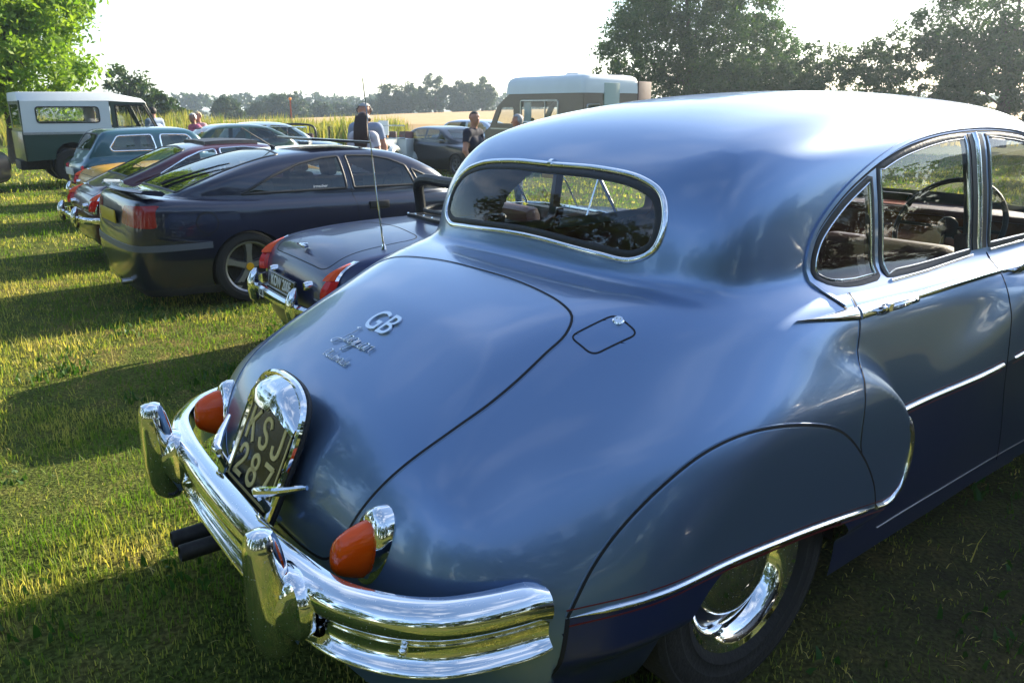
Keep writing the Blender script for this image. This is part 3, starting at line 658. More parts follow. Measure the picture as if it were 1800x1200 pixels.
for i, (u, d, w, h_, lb) in enumerate(far):
    s = d / 1438.6; H = {310: 14, 398: 26, 470: 24, 505: 34, 560: 18, 600: 14, 655: 16, 690: 38, 722: 34, 765: 44, 815: 36, 848: 40}[u] * s * 1.22 + 1.4
    hw = {310: 55, 398: 24, 470: 42, 505: 36, 560: 34, 600: 30, 655: 34, 690: 28, 722: 26, 765: 36, 815: 26, 848: 26}[u] * s
    x, y, z = wpos(u, d); z = float(field_h(np.array([x]), np.array([y]))[0])
    lob = [((0, 0, H * .58), (hw * .8, hw * .7, H * .42)), ((-hw * .45, 0, H * .35), (hw * .6, hw * .5, H * .36)), ((hw * .5, .3, H * .4), (hw * .55, hw * .5, H * .36))]
    make_tree('distant_tree', lb, (x, y, z), lob, H * .8, .25, 'far', 150, 60, .22, .70, 50 + i, 'trees along the far edge of the wheat field')
# the far wooded ridge that reads as one mass
ridge = [((x_, 0, 3.0), (16, 6, 2.2)) for x_ in np.linspace(-190, 210, 27)]
o = link('distant_woodland', crown_mesh('distant_woodland', 77, ridge, 900, 22, .9, 2.0), LF['far'], kind='stuff'); o.location = (0, 262, 0.2)
# the big dark trees against the light on the right
make_tree('oak_tree', 'big dark spreading oak behind the motorhome, against the light', wpos(1215, 40), [((0, 0, 5.0), (4.3, 3.4, 3.0)), ((-2.3, 0, 3.9), (2.6, 2.4, 1.9)), ((1.9, -.5, 3.4), (3.1, 2.6, 2.4)), ((-.6, 0, 7.2), (3.2, 2.8, 2.2)), ((3.6, -.4, 2.2), (2.2, 2.0, 2.2))], 6, .42, 'oak', 900, 70, .095, .55, 3)
make_tree('oak_tree', 'airy tree at the top right corner with sun breaking through', wpos(1760, 36), [((0, 0, 6.4), (3.6, 3.2, 2.6)), ((-2.2, 0, 4.9), (2.6, 2.2, 1.8)), ((2.6, 0, 5.4), (3.2, 2.6, 2.6)), ((.6, 0, 3.2), (3.4, 2.6, 1.5))], 6, .34, 'oak', 520, 60, .095, .58, 4)
for i, (u, d, hw, H, lb) in enumerate(((1140, 37, 2.4, 2.4, 'low shadowed hedge bush right behind the motorhome'), (1330, 36, 2.6, 3.8, 'bushy hedge under the right side of the big oak'), (1480, 37, 2.6, 4.4, 'hedge bush in the gap between the two big trees'), (1610, 36, 2.6, 5.0, 'hedge bush left below the airy corner tree'), (1760, 35, 2.8, 4.6, 'hedge bush low in the right corner behind the saloon roof'), (1930, 34, 3.0, 3.8, 'hedge bush at the right frame edge'))):
    make_tree('hedge_bush', lb, wpos(u, d), [((0, 0, H * .5), (hw, 1.6, H * .5)), ((-hw * .5, 0, H * .62), (hw * .6, 1.3, H * .38)), ((hw * .5, 0, H * .6), (hw * .6, 1.3, H * .42))], H * .6, .12, 'hedge', 200, 60, .09, .42, 70 + i, 'hedge along the right side', 'bush')
# trees standing behind and beside the photographer: they show in the paint, chrome and glass
names = ['left of the pair', 'right of the pair']
back = [(-15.5, 6.5, 1.45, 'tall tree just beyond the left frame edge, reflected in the rear window'), (-17, -.5, 1.5, 'tall tree left of the photographer, reflected in the chrome bumper'), (-14, -8, 1.2, 'tree behind the photographer on the left, reflected in the boot lid'),
        (-8, -13, 1.1, 'tree behind the photographer, second from the left'), (-2, -15, 1.2, 'tree straight behind the photographer'), (4, -14, 1.05, 'tree behind the photographer, reflected in the rear wing'), (9.5, -12, 1.15, 'tree behind the photographer on the right'), (14, -7.5, 1.1, 'tree right of the photographer, reflected in the roof pillar'), (17.5, -2, .9, 'tree right of the frame, reflected in the saloon door')]
for i, (x, y, s, lb) in enumerate(back):
    lob = [((0, 0, 5.0 * s), (2.9 * s, 2.9 * s, 2.6 * s)), ((-1.6 * s, .4, 3.5 * s), (2.2 * s, 2.2 * s, 1.9 * s)), ((1.7 * s, -.3, 4.0 * s), (2.1 * s, 2.0 * s, 1.9 * s)), ((0, 0, 1.6 * s), (2.9 * s, 2.4 * s, 1.4 * s))]
    make_tree('broadleaf_tree', lb, (x, y, 0), lob, 6 * s, .3, 'hedge', 260, 34, .20, .7, 90 + i, 'trees around the photographer')
for i, (az_, d, lb) in enumerate(((40, 31, 'hedge bush first beyond the right frame edge'), (50, 29, 'hedge bush second beyond the right frame edge'), (61, 27, 'hedge bush third beyond the right frame edge'), (73, 25, 'hedge bush fourth beyond the right frame edge'), (86, 23, 'hedge bush fifth beyond the right frame edge'), (100, 22, 'hedge bush farthest round to the right of the saloon'))):
    make_tree('hedge_bush', lb, (d * math.sin(R(az_)), d * math.cos(R(az_)), 0), [((0, 0, 2.4), (2.9, 2.9, 2.4)), ((-1.4, .9, 3.0), (1.9, 1.9, 1.6)), ((1.3, -.8, 2.8), (2.0, 2.0, 1.7))], 3, .15, 'hedge', 130, 40, .16, .6, 130 + i, 'hedge along the right side', 'bush')
# ------------------------------------------------------------------ the blue saloon: body shape (x forward from the tail, y left, z up, metres)
J_side = T2(dense(np.vstack([spline([(.125, .16), (.105, .30), (.10, .40), (.105, .48), (.125, .56), (.165, .66), (.215, .74), (.285, .815), (.38, .885), (.5, .953), (.66, 1.02), (.84, 1.072), (1.05, 1.095),
                              (1.4, 1.10), (1.9, 1.09), (2.6, 1.07), (3.3, 1.08), (3.8, 1.06), (4.3, 1.00), (4.65, .90), (4.83, .72), (4.87, .5), (4.84, .20)], 220), [(4.5, .02), (.3, .02)]]), .05), .016)
J_plan = T2(dense(spline([(.098, 0), (.108, .2), (.125, .39), (.165, .55), (.245, .70), (.40, .815), (.64, .868), (.95, .876), (1.3, .878), (1.9, .868), (2.6, .862), (3.2, .865), (3.9, .86), (4.4, .80), (4.72, .62), (4.86, .3), (4.88, 0),
                          (4.86, -.3), (4.72, -.62), (4.4, -.80), (3.9, -.86), (3.2, -.865), (2.6, -.862), (1.9, -.868), (1.3, -.878), (.95, -.876), (.64, -.868), (.40, -.815), (.245, -.70), (.165, -.55), (.125, -.39), (.108, -.2)], 320, True), .05), .016)
J_cside = T2(dense(np.vstack([spline([(.955, .9), (.955, 1.04), (.968, 1.12), (1.0, 1.21), (1.055, 1.30), (1.14, 1.385), (1.28, 1.468), (1.5, 1.54), (1.8, 1.598), (2.15, 1.632), (2.5, 1.638), (2.8, 1.61), (3.02, 1.55),
                               (3.16, 1.47), (3.32, 1.33), (3.5, 1.12), (3.62, .95)], 200), [(3.3, .88), (1.2, .88)]]), .05), .016)
J_csec = T2(dense(np.vstack([spline([(-.80, .85), (-.785, .98), (-.765, 1.08), (-.745, 1.2), (-.72, 1.32), (-.68, 1.45), (-.58, 1.57), (-.36, 1.63), (-.18, 1.655), (0, 1.66), (.18, 1.655), (.36, 1.63), (.58, 1.57), (.68, 1.45), (.72, 1.32), (.745, 1.2), (.765, 1.08), (.785, .98), (.80, .85)], 200), [(0, .8)]]), .05), .016)
J_cplan = T2(dense(spline([(.955, 0), (.962, .25), (.985, .42), (1.04, .56), (1.14, .67), (1.32, .735), (1.6, .77), (2.0, .79), (2.6, .785), (3.1, .74), (3.45, .60), (3.6, .35), (3.64, 0),
                          (3.6, -.35), (3.45, -.60), (3.1, -.74), (2.6, -.785), (2.0, -.79), (1.6, -.77), (1.32, -.735), (1.14, -.67), (1.04, -.56), (.985, -.42), (.962, -.25)], 280, True), .05), .016)
J_lip = T1([(.2, 1.66), (.36, 1.66), (.42, 1.70), (.47, 1.775), (.55, 1.80), (.65, 1.775), (.78, 1.68), (.88, 1.56), (.97, 1.42), (1.1, 1.22), (1.3, 1.0)][::1])
J_ridge = T1([(1.6, .68), (1.85, .70), (2.15, .765), (2.4, .84), (2.7, .92), (3.2, .98), (4, 1.0), (5, 1.0)])
def F_jag(x, y, z, fine=True):
    g = (lambda T, a, b: T.cub(a, b)) if fine else (lambda T, a, b: T.lin(a, b))
    ay = np.abs(y)
    a = g(J_plan, x, y)
    # bulge of the rear wing, ending in a lip over the door; tuck-under towards the sill
    lw = .030 + .10 * sstep(.68, .95, z); lip = 1 - sstep(-1.5 * lw, .4 * lw, x - J_lip(z))
    wing = .050 * lip * sstep(.15, .75, x) * (1 - .92 * sstep(.74, 1.0, z)) * np.where(x > .45, sstep(.32, .42, z), 1)
    rz = (z - J_ridge(x)); fw = .030 * sstep(1.75, 2.5, x) * np.where(rz > 0, np.exp(-(rz / .10) ** 2), np.exp(-(rz / .32) ** 2)) * (1 - sstep(3.3, 4.2, x))
    a = a - wing - fw + .25 * np.maximum(.50 - z, 0) ** 2 + .16 * np.maximum(z - .62, 0) ** 2
    b = g(J_side, x, z + (.03 + .09 * (1 - sstep(.4, 1.15, x))) * y * y)
    rr = .13 + .40 * sstep(.10, .60, x) * (1 - sstep(.45, 1.6, x))
    low = fmax(a, b, rr, 2.3)
    # a soft hollow between lid and wing
    c = fmax(g(J_csec, y, z), g(J_cplan, x, y) + .22 * np.maximum(z - 1.1, 0) ** 1.5, .10, 2.2)
    d = g(J_cside, x, z + .085 * y * y + .05 * y ** 4)
    cab = fmax(c, d, .17, 2.3)
    return smin(low, cab, .085)
# ------------------------------------------------------------------ the blue saloon: assembly
AZ = math.atan((2816 - 900) / math.hypot(1379, 410))
def row_pos(fx, ly): return (math.sin(AZ) * fx - math.cos(AZ) * ly, math.cos(AZ) * fx + math.sin(AZ) * ly, 0)
HEAD = math.pi / 2 - AZ                 # rotation that turns local +x to the parking direction
jag = empty('vintage_saloon_car', row_pos(.47, 1.92), HEAD, 'large metallic blue vintage saloon with rounded boot and chrome bumper filling the foreground', 'car')
S = Skin(F_jag, (.02, -1.0, .19), (3.5, 1.0, 1.70), .0130, 2)
SF = Skin(F_jag, (3.44, -1.0, .19), (4.96, 1.0, 1.40), .032, 2)
def mirror(q): q = np.asarray(q, float); return np.vstack([q, (q * [-1, 1])[::-1][1:-1]]) if abs(q[0, 0]) < 1e-6 else np.vstack([q, (q * [-1, 1])[::-1]])
uv_side = lambda P: (P[:, 0], P[:, 2]); uv_diag = lambda P: (P[:, 0] + P[:, 2], P[:, 1]); uv_rear = lambda P: (P[:, 1], P[:, 2]); uv_top = lambda P: (P[:, 0], P[:, 1])
rs = lambda P: P[:, 1] < -.4
ls = lambda P: P[:, 1] > .4
lid_r = spline([(1.925, 0), (1.922, -.16), (1.902, -.31), (1.872, -.42), (1.835, -.485), (1.755, -.522), (1.648, -.53), (1.513, -.537), (1.386, -.536), (1.266, -.525), (1.135, -.507), (1.031, -.487), (.88, -.45), (.74, -.405), (.68, -.36), (.65, -.25), (.64, 0)], 90)
lid = np.vstack([lid_r, (lid_r * [1, -1])[::-1][1:-1]])
win_h = spline([(0, 1.372), (.22, 1.371), (.385, 1.354), (.474, 1.318), (.513, 1.254), (.507, 1.183), (.452, 1.149), (.335, 1.150), (.10, 1.161), (0, 1.163)], 70)
win = mirror(win_h)
qwin = np.vstack([spline([(1.445, 1.115), (1.452, 1.15), (1.477, 1.198), (1.58, 1.277), (1.72, 1.345)], 30), spline([(1.735, 1.345), (1.73, 1.075)], 4), spline([(1.70, 1.069), (1.583, 1.069), (1.49, 1.08), (1.452, 1.1)], 14)])
dwin = np.vstack([spline([(1.775, 1.37), (1.9, 1.405), (2.05, 1.43), (2.2, 1.446), (2.345, 1.452)], 20), [(2.33, 1.085)], spline([(2.31, 1.077), (2.0, 1.068), (1.77, 1.068)], 8)])
fwin = np.vstack([[(2.475, 1.085), (2.49, 1.45)], spline([(2.6, 1.45), (2.8, 1.43), (2.95, 1.39), (3.1, 1.27), (3.2, 1.12)], 16), [(3.19, 1.085)]])
spat_top = spline([(.483, .503), (.553, .60), (.632, .676), (.744, .748), (.86, .797), (.989, .817), (1.143, .801), (1.34, .738), (1.469, .634), (1.557, .521), (1.590, .438)], 70)
spat_bot = spline([(1.592, .437), (1.4, .466), (1.2, .490), (.9, .512), (.7, .514), (.483, .502)], 40)
spat = np.vstack([spat_top, spat_bot[1:-1]])
lipc = spline([(1.592, .437), (1.655, .430), (1.715, .452), (1.745, .505), (1.757, .58), (1.742, .672)], 26)
doorstrip = spline([(1.778, .673), (2.14, .684), (2.59, .704), (3.3, .745), (3.9, .79), (4.5, .80)], 60)
lowpoly = np.vstack([[(.425, .1), (.45, .35)], spat_bot[::-1], lipc[1:], doorstrip[1:], [(4.95, .7), (4.95, .1)]])
opening = spline([(.93, .511), (.85, .455), (.79, .38), (.752, .30), (.74, .15), (1.50, .15), (1.492, .31), (1.465, .39), (1.41, .462)], 80, True)
opening = np.vstack([spline([(.95, .520), (.86, .465), (.79, .385), (.752, .30), (.74, .1)], 24), spline([(1.50, .1), (1.49, .32), (1.455, .41), (1.38, .478)], 16)])
fopen = spline([(4.05 + .40 * math.cos(a), .36 + .38 * math.sin(a)) for a in np.linspace(0, 2 * math.pi, 24, endpoint=False)], 60, True)
rdoor_shut = spline([(1.523, 1.056), (1.51, 1.0), (1.492, .93), (1.46, .80), (1.453, .67), (1.468, .634)], 30)
bshut = spline([(2.445, 1.065), (2.425, .96), (2.425, .8), (2.46, .66), (2.53, .5), (2.60, .33), (2.62, .27)], 36)
rdoor = np.vstack([rdoor_shut, spline([(1.475, .628), (1.557, .521), (1.592, .437)], 16), [(1.62, .3), (1.66, .265), (2.6, .265)], bshut[::-1], [(2.3, 1.062), (1.7, 1.06)]])
fdoor = np.vstack([bshut, [(3.3, .265)], spline([(3.36, .32), (3.38, .6), (3.36, .9), (3.32, 1.04)], 16), [(3.1, 1.065)]])
flap = roundpoly([(.745, -.535), (.872, -.560), (.873, -.642), (.752, -.612)], .022)
screen = mirror(spline([(0, 1.47), (.3, 1.46), (.5, 1.43), (.57, 1.38), (.60, 1.2), (.56, 1.14), (0, 1.13)], 60))
S.cut('rear_window', win, uv_rear, lambda P: (P[:, 0] < 1.4) & (P[:, 2] > 1.09))
S.cut('windscreen', screen, uv_rear, lambda P: P[:, 0] > 3.0)
S.cut('lid', lid, uv_diag, lambda P: (P[:, 0] < 1.0) & (P[:, 2] > .4) & (np.abs(P[:, 1]) < .62))
S.cut('flap', flap, uv_top, lambda P: (P[:, 2] > .9) & (P[:, 0] < 1.1))
for w_, t_ in ((rs, ''), (ls, '_far')):
    for nm, pl in (('quarter', qwin), ('dwin', dwin), ('fwin', fwin)): S.cut(nm + t_, pl, uv_side, lambda P, w_=w_: w_(P) & (P[:, 2] > 1.04))
    for nm, pl in (('spat', spat), ('rdoor', rdoor), ('fdoor', fdoor)): S.cut(nm + t_, pl, uv_side, lambda P, w_=w_: w_(P) & (P[:, 2] < 1.09), over=['', 'spat' + t_])
S.cut('lower', lowpoly, uv_side, lambda P: (np.abs(P[:, 1]) > .4) & (P[:, 2] < .9), over=[''])
for w_, t_ in ((rs, ''), (ls, '_far')):
    S.cut('rdoor_low' + t_, lowpoly, uv_side, lambda P, w_=w_: w_(P) & (P[:, 2] < .9), over=['rdoor' + t_]); S.cut('fdoor_low' + t_, lowpoly, uv_side, lambda P, w_=w_: w_(P) & (P[:, 2] < .9), over=['fdoor' + t_])
S.own[S.P[S.Q][:, :, 2].mean(1) < np.interp(S.P[S.Q][:, :, 0].mean(1), [.3, .7], [.26, .215])] = 'hole'; S.own[(S.P[S.Q][:, :, 0].mean(1) > 3.485)] = 'hole'
SF.own[SF.P[SF.Q][:, :, 0].mean(1) < 3.475] = 'hole'; SF.own[SF.P[SF.Q][:, :, 2].mean(1) < .22] = 'hole'
S.cut('hole', opening, uv_side, lambda P: np.abs(P[:, 1]) > .5, over=['lower', ''])
SF.cut('lower', lowpoly, uv_side, lambda P: P[:, 2] < .9); SF.cut('hole', fopen, uv_side, lambda P: np.abs(P[:, 1]) > .5, over=['lower', ''])
shell = S.panel('', 'body_shell', M['blue'], jag)
SF.panel('', 'bonnet_and_front_wings', M['blue'], jag); SF.panel('lower', 'lower_front_wing', M['navy'], jag)
S.panel('lower', 'lower_body', M['navy'], jag, label='dark navy lower bodywork below the chrome strip')
lid_o = S.panel('lid', 'boot_lid', M['blue'], jag)
flap_o = S.panel('flap', 'fuel_flap', M['blue'], jag)
rw = S.panel('rear_window', 'rear_window', M['glass'], jag)
S.panel('windscreen', 'windscreen', M['glass_dusty'], jag)
qw = S.panel('quarter', 'quarter_window', M['glass_dusty'], jag); dw = S.panel('dwin', 'rear_door_window', M['glass_dusty'], jag); fw_ = S.panel('fwin', 'front_door_window', M['glass_dusty'], jag)
for k_, n_ in (('quarter_far', 'quarter_window'), ('dwin_far', 'rear_door_window'), ('fwin_far', 'front_door_window')): S.panel(k_, n_, M['glass'], jag)
spat_o = S.panel('spat', 'wheel_spat', M['blue'], jag, off=.001); S.panel('spat_far', 'wheel_spat', M['blue'], jag)
rd = S.panel('rdoor', 'rear_door', M['blue'], jag); fd = S.panel('fdoor', 'front_door', M['blue'], jag)
S.panel('rdoor_low', 'lower_door_skin', M['navy'], rd); S.panel('fdoor_low', 'lower_door_skin', M['navy'], fd)
rdf = S.panel('rdoor_far', 'rear_door', M['blue'], jag); fdf = S.panel('fdoor_far', 'front_door', M['blue'], jag)
S.panel('rdoor_low_far', 'lower_door_skin', M['navy'], rdf); S.panel('fdoor_low_far', 'lower_door_skin', M['navy'], fdf)
# panel gaps
S.strip(S.diag(lid), SEAL, True).build('gap_seal', M['seal'], lid_o)
gap2 = [(a * .7, b) for a, b in SEAL]
def edge_bead(pts, par, closed=False):
    for sg in (-1, 1): S.strip(pts, [(sg * .0072, -.001), (sg * .0060, .0011), (sg * .0040, .0009), (sg * .0030, -.002)][::sg], closed).build('rolled_edge', M['blue'], par)
edge_bead(S.diag(lid), lid_o, True); edge_bead(S.side(spat_top), spat_o); edge_bead(S.side(rdoor_shut), rd)
S.strip(S.top(dense(flap, .01)), gap2, True).build('gap_seal', M['seal'], flap_o)
S.strip(S.side(spat_top), SEAL).build('gap_seal', M['seal'], spat_o)
S.strip(S.side(rdoor_shut), gap2).build('gap_seal', M['seal'], rd)
S.strip(S.side(bshut), gap2).build('gap_seal', M['seal'], fd)
S.strip(S.side(spline([(.483, .500), (.462, .40), (.445, .32), (.430, .265)], 14)), [(.005, -.004), (.005, .0016), (-.005, .0016), (-.005, -.004)]).build('wing_seam', M['seal'], jag)
# fuel flap lock
lp = S.top([(.862, -.583)]); ln = Vector(normals(S.F, lp)[0]); c_ = Vector(lp[0])
u_ = ln.orthogonal().normalized(); v_ = ln.cross(u_)
loft([ering(c_ + ln * h, u_, v_, r_, r_, 18) for r_, h in ((.015, -.002), (.015, .004), (.012, .007), (.007, .007), (.006, .004), (.001, .004))]).build('lock', M['chrome'], flap_o)
# rear window: chrome frame, rubber seal, clip at the top
wp = S.rear(win)
S.strip(wp, halfround(.0095, .009), True).build('window_frame', M['chrome'], rw)
inset = lambda q, d: q - np.array([[d * math.copysign(1, 0)]]) if False else q
def shrink(poly, d):
    P = np.asarray(poly, float); T = np.roll(P, -1, 0) - np.roll(P, 1, 0); N = np.stack([-T[:, 1], T[:, 0]], 1); N /= np.maximum(np.linalg.norm(N, axis=1), 1e-9)[:, None]
    A = .5 * np.sum(P[:, 0] * np.roll(P[:, 1], -1) - np.roll(P[:, 0], -1) * P[:, 1]); return P + N * d * (1 if A > 0 else -1)
S.strip(S.rear(shrink(win, .017)), [(.010, -.006), (.010, .001), (.005, .004), (-.005, .004), (-.010, .001), (-.010, -.006)], True).build('window_rubber', M['rubber'], rw)
S.strip(S.rear([(.008, 1.374), (.003, 1.374), (-.003, 1.374), (-.008, 1.374)]), halfround(.016, .014)).build('frame_clip', M['chrome'], rw)
# side windows: rubber and bright edge
rub = [(.010, -.006), (.010, .001), (.004, .003), (-.004, .003), (-.010, .001), (-.010, -.006)]
for wob, pl in ((qw, qwin), (dw, dwin), (fw_, fwin)):
    q = dense(pl, .03)
    S.strip(S.side(q), rub, True).build('window_rubber', M['rubber'], wob)
    S.strip(S.side(dense(shrink(pl, .010), .03)), halfround(.003, .005), True).build('window_frame', M['chrome'], wob)
outer = np.vstack([spline([(1.47, 1.035), (1.425, 1.075), (1.418, 1.13), (1.45, 1.21), (1.56, 1.297), (1.72, 1.373), (1.9, 1.428), (2.1, 1.459), (2.35, 1.475), (2.6, 1.474), (2.85, 1.45), (3.0, 1.40)], 70)])
S.strip(S.side(outer), [(.009, -.004), (.007, .006), (-.005, .006), (-.009, -.004)]).build('drip_rail', M['blue'], jag)
S.strip(S.side(outer + np.array([.0, -.012])), [(.004, -.004), (.003, .002), (-.003, .002), (-.004, -.004)]).build('door_gap', M['seal'], jag)
pil = S.side(spline([(2.405, 1.458), (2.40, 1.3), (2.395, 1.08)], 14)); S.strip(pil, halfround(.012, .012)).build('door_pillar_trim', M['chrome'], jag)
for x_ in (2.368, 2.438): S.strip(S.side(spline([(x_ + .006, 1.456), (x_, 1.3), (x_ - .006, 1.08)], 14)), [(.016, -.004), (.016, .003), (-.016, .003), (-.016, -.004)]).build('door_pillar', M['black'], jag)
sill = S.side(spline([(1.76, 1.056), (2.0, 1.057), (2.33, 1.066)], 16)); S.strip(sill, halfround(.006, .008)).build('waist_trim', M['chrome'], rd)
sill = S.side(spline([(2.47, 1.07), (2.8, 1.072), (3.2, 1.07)], 16)); S.strip(sill, halfround(.006, .008)).build('waist_trim', M['chrome'], fd)
# chrome spear along the waist
sp_pts = S.side(spline([(1.255, 1.018), (1.35, 1.015), (1.50, 1.010)], 18)); S.strip(sp_pts, halfround(.020, .012), wid=np.linspace(.05, 1, 19)).build('chrome_spear', M['chrome'], jag)
sp2 = S.side(spline([(1.512, 1.009), (1.75, 1.008), (2.1, 1.008), (2.42, 1.008)], 40))
S.strip(sp2, halfround(.020, .012), wid=np.interp(np.linspace(1.51, 2.42, 41), [1.51, 1.72, 1.85, 2.42], [1, .9, .55, .5])).build('chrome_spear', M['chrome'], rd)
sp3 = S.side(spline([(2.43, 1.008), (3.3, 1.005)], 30)); S.strip(sp3, halfround(.011, .011)).build('chrome_spear', M['chrome'], fd)
def handle(x0, z0, par):
    P = S.side([(x0 + t, z0) for t in (0, .03, .08, .14, .19)]); N = normals(S.F, P); off = [.014, .032, .036, .032, .014]; rr_ = [.010, .011, .009, .009, .004]
    mb = MB().tube([P[i] + N[i] * off[i] for i in range(5)], rr_, 10)
    c = P[0] + N[0] * .010; n = N[0]; u = np.array([1., 0, 0]); w = np.array([0, 0, 1.])
    mb.add(*(lambda m: (m.v, m.f))(loft([ering(c - n * .012, u, w, .026, .018, 14), ering(c + n * .008, u, w, .024, .016, 14), ering(c + n * .02, u, w, .015, .011, 14)])))
    mb.build('door_handle', M['chrome'], par)
    loft([ering(P[0] + N[0] * h + np.array([-.03, 0, 0]), u, w, r_, r_ * .9, 12) for h, r_ in ((.0, .014), (.026, .012), (.032, .006))]).build('push_button', M['chrome'], par)
handle(1.63, 1.000, rd); handle(2.55, .998, fd)
# chrome strips with red coach lines
cs = halfround(.0075, .009); rl = [(.0016, -.003), (.0016, .0012), (-.0016, .0012), (-.0016, -.003)]
S.strip(S.side(spat_bot), cs, taper=3).build('chrome_strip', M['chrome'], spat_o)
S.strip(S.side(lipc), cs).build('chrome_strip', M['chrome'], rd)
kd = int(np.argmin(np.abs(doorstrip[:, 0] - 2.44)))
S.strip(S.side(doorstrip[:kd]), cs).build('chrome_strip', M['chrome'], rd); S.strip(S.side(doorstrip[kd + 1:]), cs).build('chrome_strip', M['chrome'], fd)
for dz in (.016, -.018):
    S.strip(S.side(spat_bot + [0, dz]), rl).build('coach_line', M['red_line'], spat_o); S.strip(S.side(doorstrip[:kd] + [0, dz]), rl).build('coach_line', M['red_line'], rd)
    S.strip(S.side(doorstrip[kd + 1:] + [0, dz]), rl).build('coach_line', M['red_line'], fd); S.strip(S.side(lipc[:14] + [0, dz]), rl).build('coach_line', M['red_line'], rd)
S.strip(S.side(spline([(1.75, .285), (2.2, .29), (3.2, .29)], 30)), [(.0015, -.004), (.0015, .002), (-.0015, .002), (-.0015, -.004)]).build('sill_trim', M['steel'], jag)
# badges on the boot lid
def on_lid(t, y=0.):
    p = S.diag([(t, y)]); return Vector(p[0]), Vector(normals(S.F, p)[0])
p, n = on_lid(1.477, .015); up = Vector((1, 0, 0)) - n * n.x
me = text_mesh('GB', .112, .0025, .12, .0004, .95); place_mesh(me, p + n * .003, (0, -1, 0), up.normalized()); link('letter_badge', me, M['chrome'], lid_o)
for word, t, h_, sx_, r_, nm in (('Jaguar', 1.335, .027, 1.08, .0017, 'script_badge'), ('Automatic', 1.245, .0175, .98, .0012, 'small_script_badge')):
    p, n = on_lid(t, .02); X = Vector((0, -1, 0)); Y = (Vector((1, 0, 0)) - n * n.x).normalized()
    q = script_pts(word, h_, .3, sx_); MB().tube([p + X * a + Y * b + n * .004 for a, b in q], r_, 6).build(nm, M['chrome'], lid_o)
# number plate, its chrome surround and hood
PT = R(25); PN = Vector((-math.cos(PT), 0, math.sin(PT))); PU = Vector((math.sin(PT), 0, math.cos(PT))); PX = Vector((0, -1, 0)); PC = Vector((.140, 0, .672))
def pp(a, b, c=0.): return PC + PX * a + PU * b + PN * c
plate = MB(); w_, h_ = .145, .114
pl = roundpoly([(-w_, -h_), (w_, -h_), (w_, h_), (-w_, h_)], .012)
plate.add([pp(a, b, .0) for a, b in pl] + [pp(a, b, -.006) for a, b in pl], [tuple(range(len(pl)))] + [(i, i + len(pl), (i + 1) % len(pl) + len(pl), (i + 1) % len(pl)) for i in range(len(pl))])
plate_o = plate.build('number_plate', M['plate_black'], jag, smooth=False)
def frame(poly, d, z0, z1):
    a = np.asarray(poly); b = shrink(a, d); n = len(a); V = [pp(*q, z1) for q in a] + [pp(*q, z1) for q in b] + [pp(*q, z0) for q in a] + [pp(*q, z0) for q in b]
    F = []
    for i in range(n):
        j = (i + 1) % n; F += [(i, j, n + j, n + i), (i, 2 * n + i, 2 * n + j, j), (n + i, n + j, 3 * n + j, 3 * n + i)]
    return MB().add(V, F)
frame(pl, .006, -.001, .002).build('plate_border', M['cream'], plate_o)
DIG = {'K': [[(0, 0), (0, 1)], [(.56, 1), (.04, .42)], [(.20, .58), (.58, 0)]], 'S': [spline([(.58, .80), (.47, .96), (.14, .96), (.02, .77), (.14, .58), (.45, .44), (.57, .24), (.45, .04), (.12, .04), (0, .22)], 26)],
       'J': [spline([(.50, 1), (.50, .3), (.43, .08), (.22, .02), (.05, .10), (0, .28)], 16)], '2': [spline([(.02, .74), (.10, .93), (.30, 1), (.52, .90), (.55, .70), (.40, .47), (.10, .18), (0, .02)], 20), [(0, .02), (.58, .02)]],
       '8': [spline([(.30, .53), (.08, .66), (.08, .88), (.30, 1), (.52, .88), (.52, .66)], 20, True), spline([(.30, .53), (.03, .38), (.03, .13), (.30, 0), (.57, .13), (.57, .38)], 22, True)], '7': [[(0, .98), (.58, .98)], [(.58, .98), (.18, 0)]]}
def stroke(mb, pts, hw, org, closed=False):
    """flat raised ribbon in the plate's plane"""
    P = np.asarray(pts, float); n = len(P); T = (np.roll(P, -1, 0) - np.roll(P, 1, 0)) if closed else np.gradient(P, axis=0)
    T /= np.maximum(np.linalg.norm(T, axis=1), 1e-9)[:, None]; N = np.stack([-T[:, 1], T[:, 0]], 1)
    if not closed: P = P.copy(); P[0] -= T[0] * hw * .8; P[-1] += T[-1] * hw * .8
    V = []; F = []
    for i in range(n):
        for s_, z_ in ((-1, 0), (-.85, .0022), (.85, .0022), (1, 0)): q = P[i] + N[i] * hw * s_; V.append(pp(org[0] + q[0], org[1] + q[1], z_ + .0004))
    for i in range(n if closed else n - 1):
        j = (i + 1) % n
        for k in range(3): F.append((i * 4 + k, i * 4 + k + 1, j * 4 + k + 1, j * 4 + k))
    mb.add(V, F)
for word, b in (('KSJ', .010), ('287', -.092)):
    for k, ch in enumerate(word):
        mb = MB(); 
        for st_ in DIG[ch]: stroke(mb, np.asarray(st_) * .080, .0068, (-.112 + .088 * k, b), closed=(ch == '8'))
        mb.build('plate_character', M['cream'], plate_o)
# surround: body-coloured recess edge in chrome, two side rails
sur = [(-.158, -.135), (-.166, .0), (-.163, .12), (-.140, .172), (-.085, .200), (0, .208), (.085, .200), (.140, .172), (.163, .12), (.166, 0), (.158, -.135)]
q = spline(sur, 60)
MB().tube([pp(a, b, -.004) for a, b in q], .010, 8).build('plate_surround', M['chrome'], plate_o)
MB().tube([pp(a * 1.035, b * 1.02, -.016) for a, b in q], .007, 8).build('surround_rubber', M['rubber'], plate_o)
back = MB(); nq = len(q); back.add([pp(a, b, -.012) for a, b in q], [tuple(range(nq))]); back.build('backing', M['black'], plate_o)
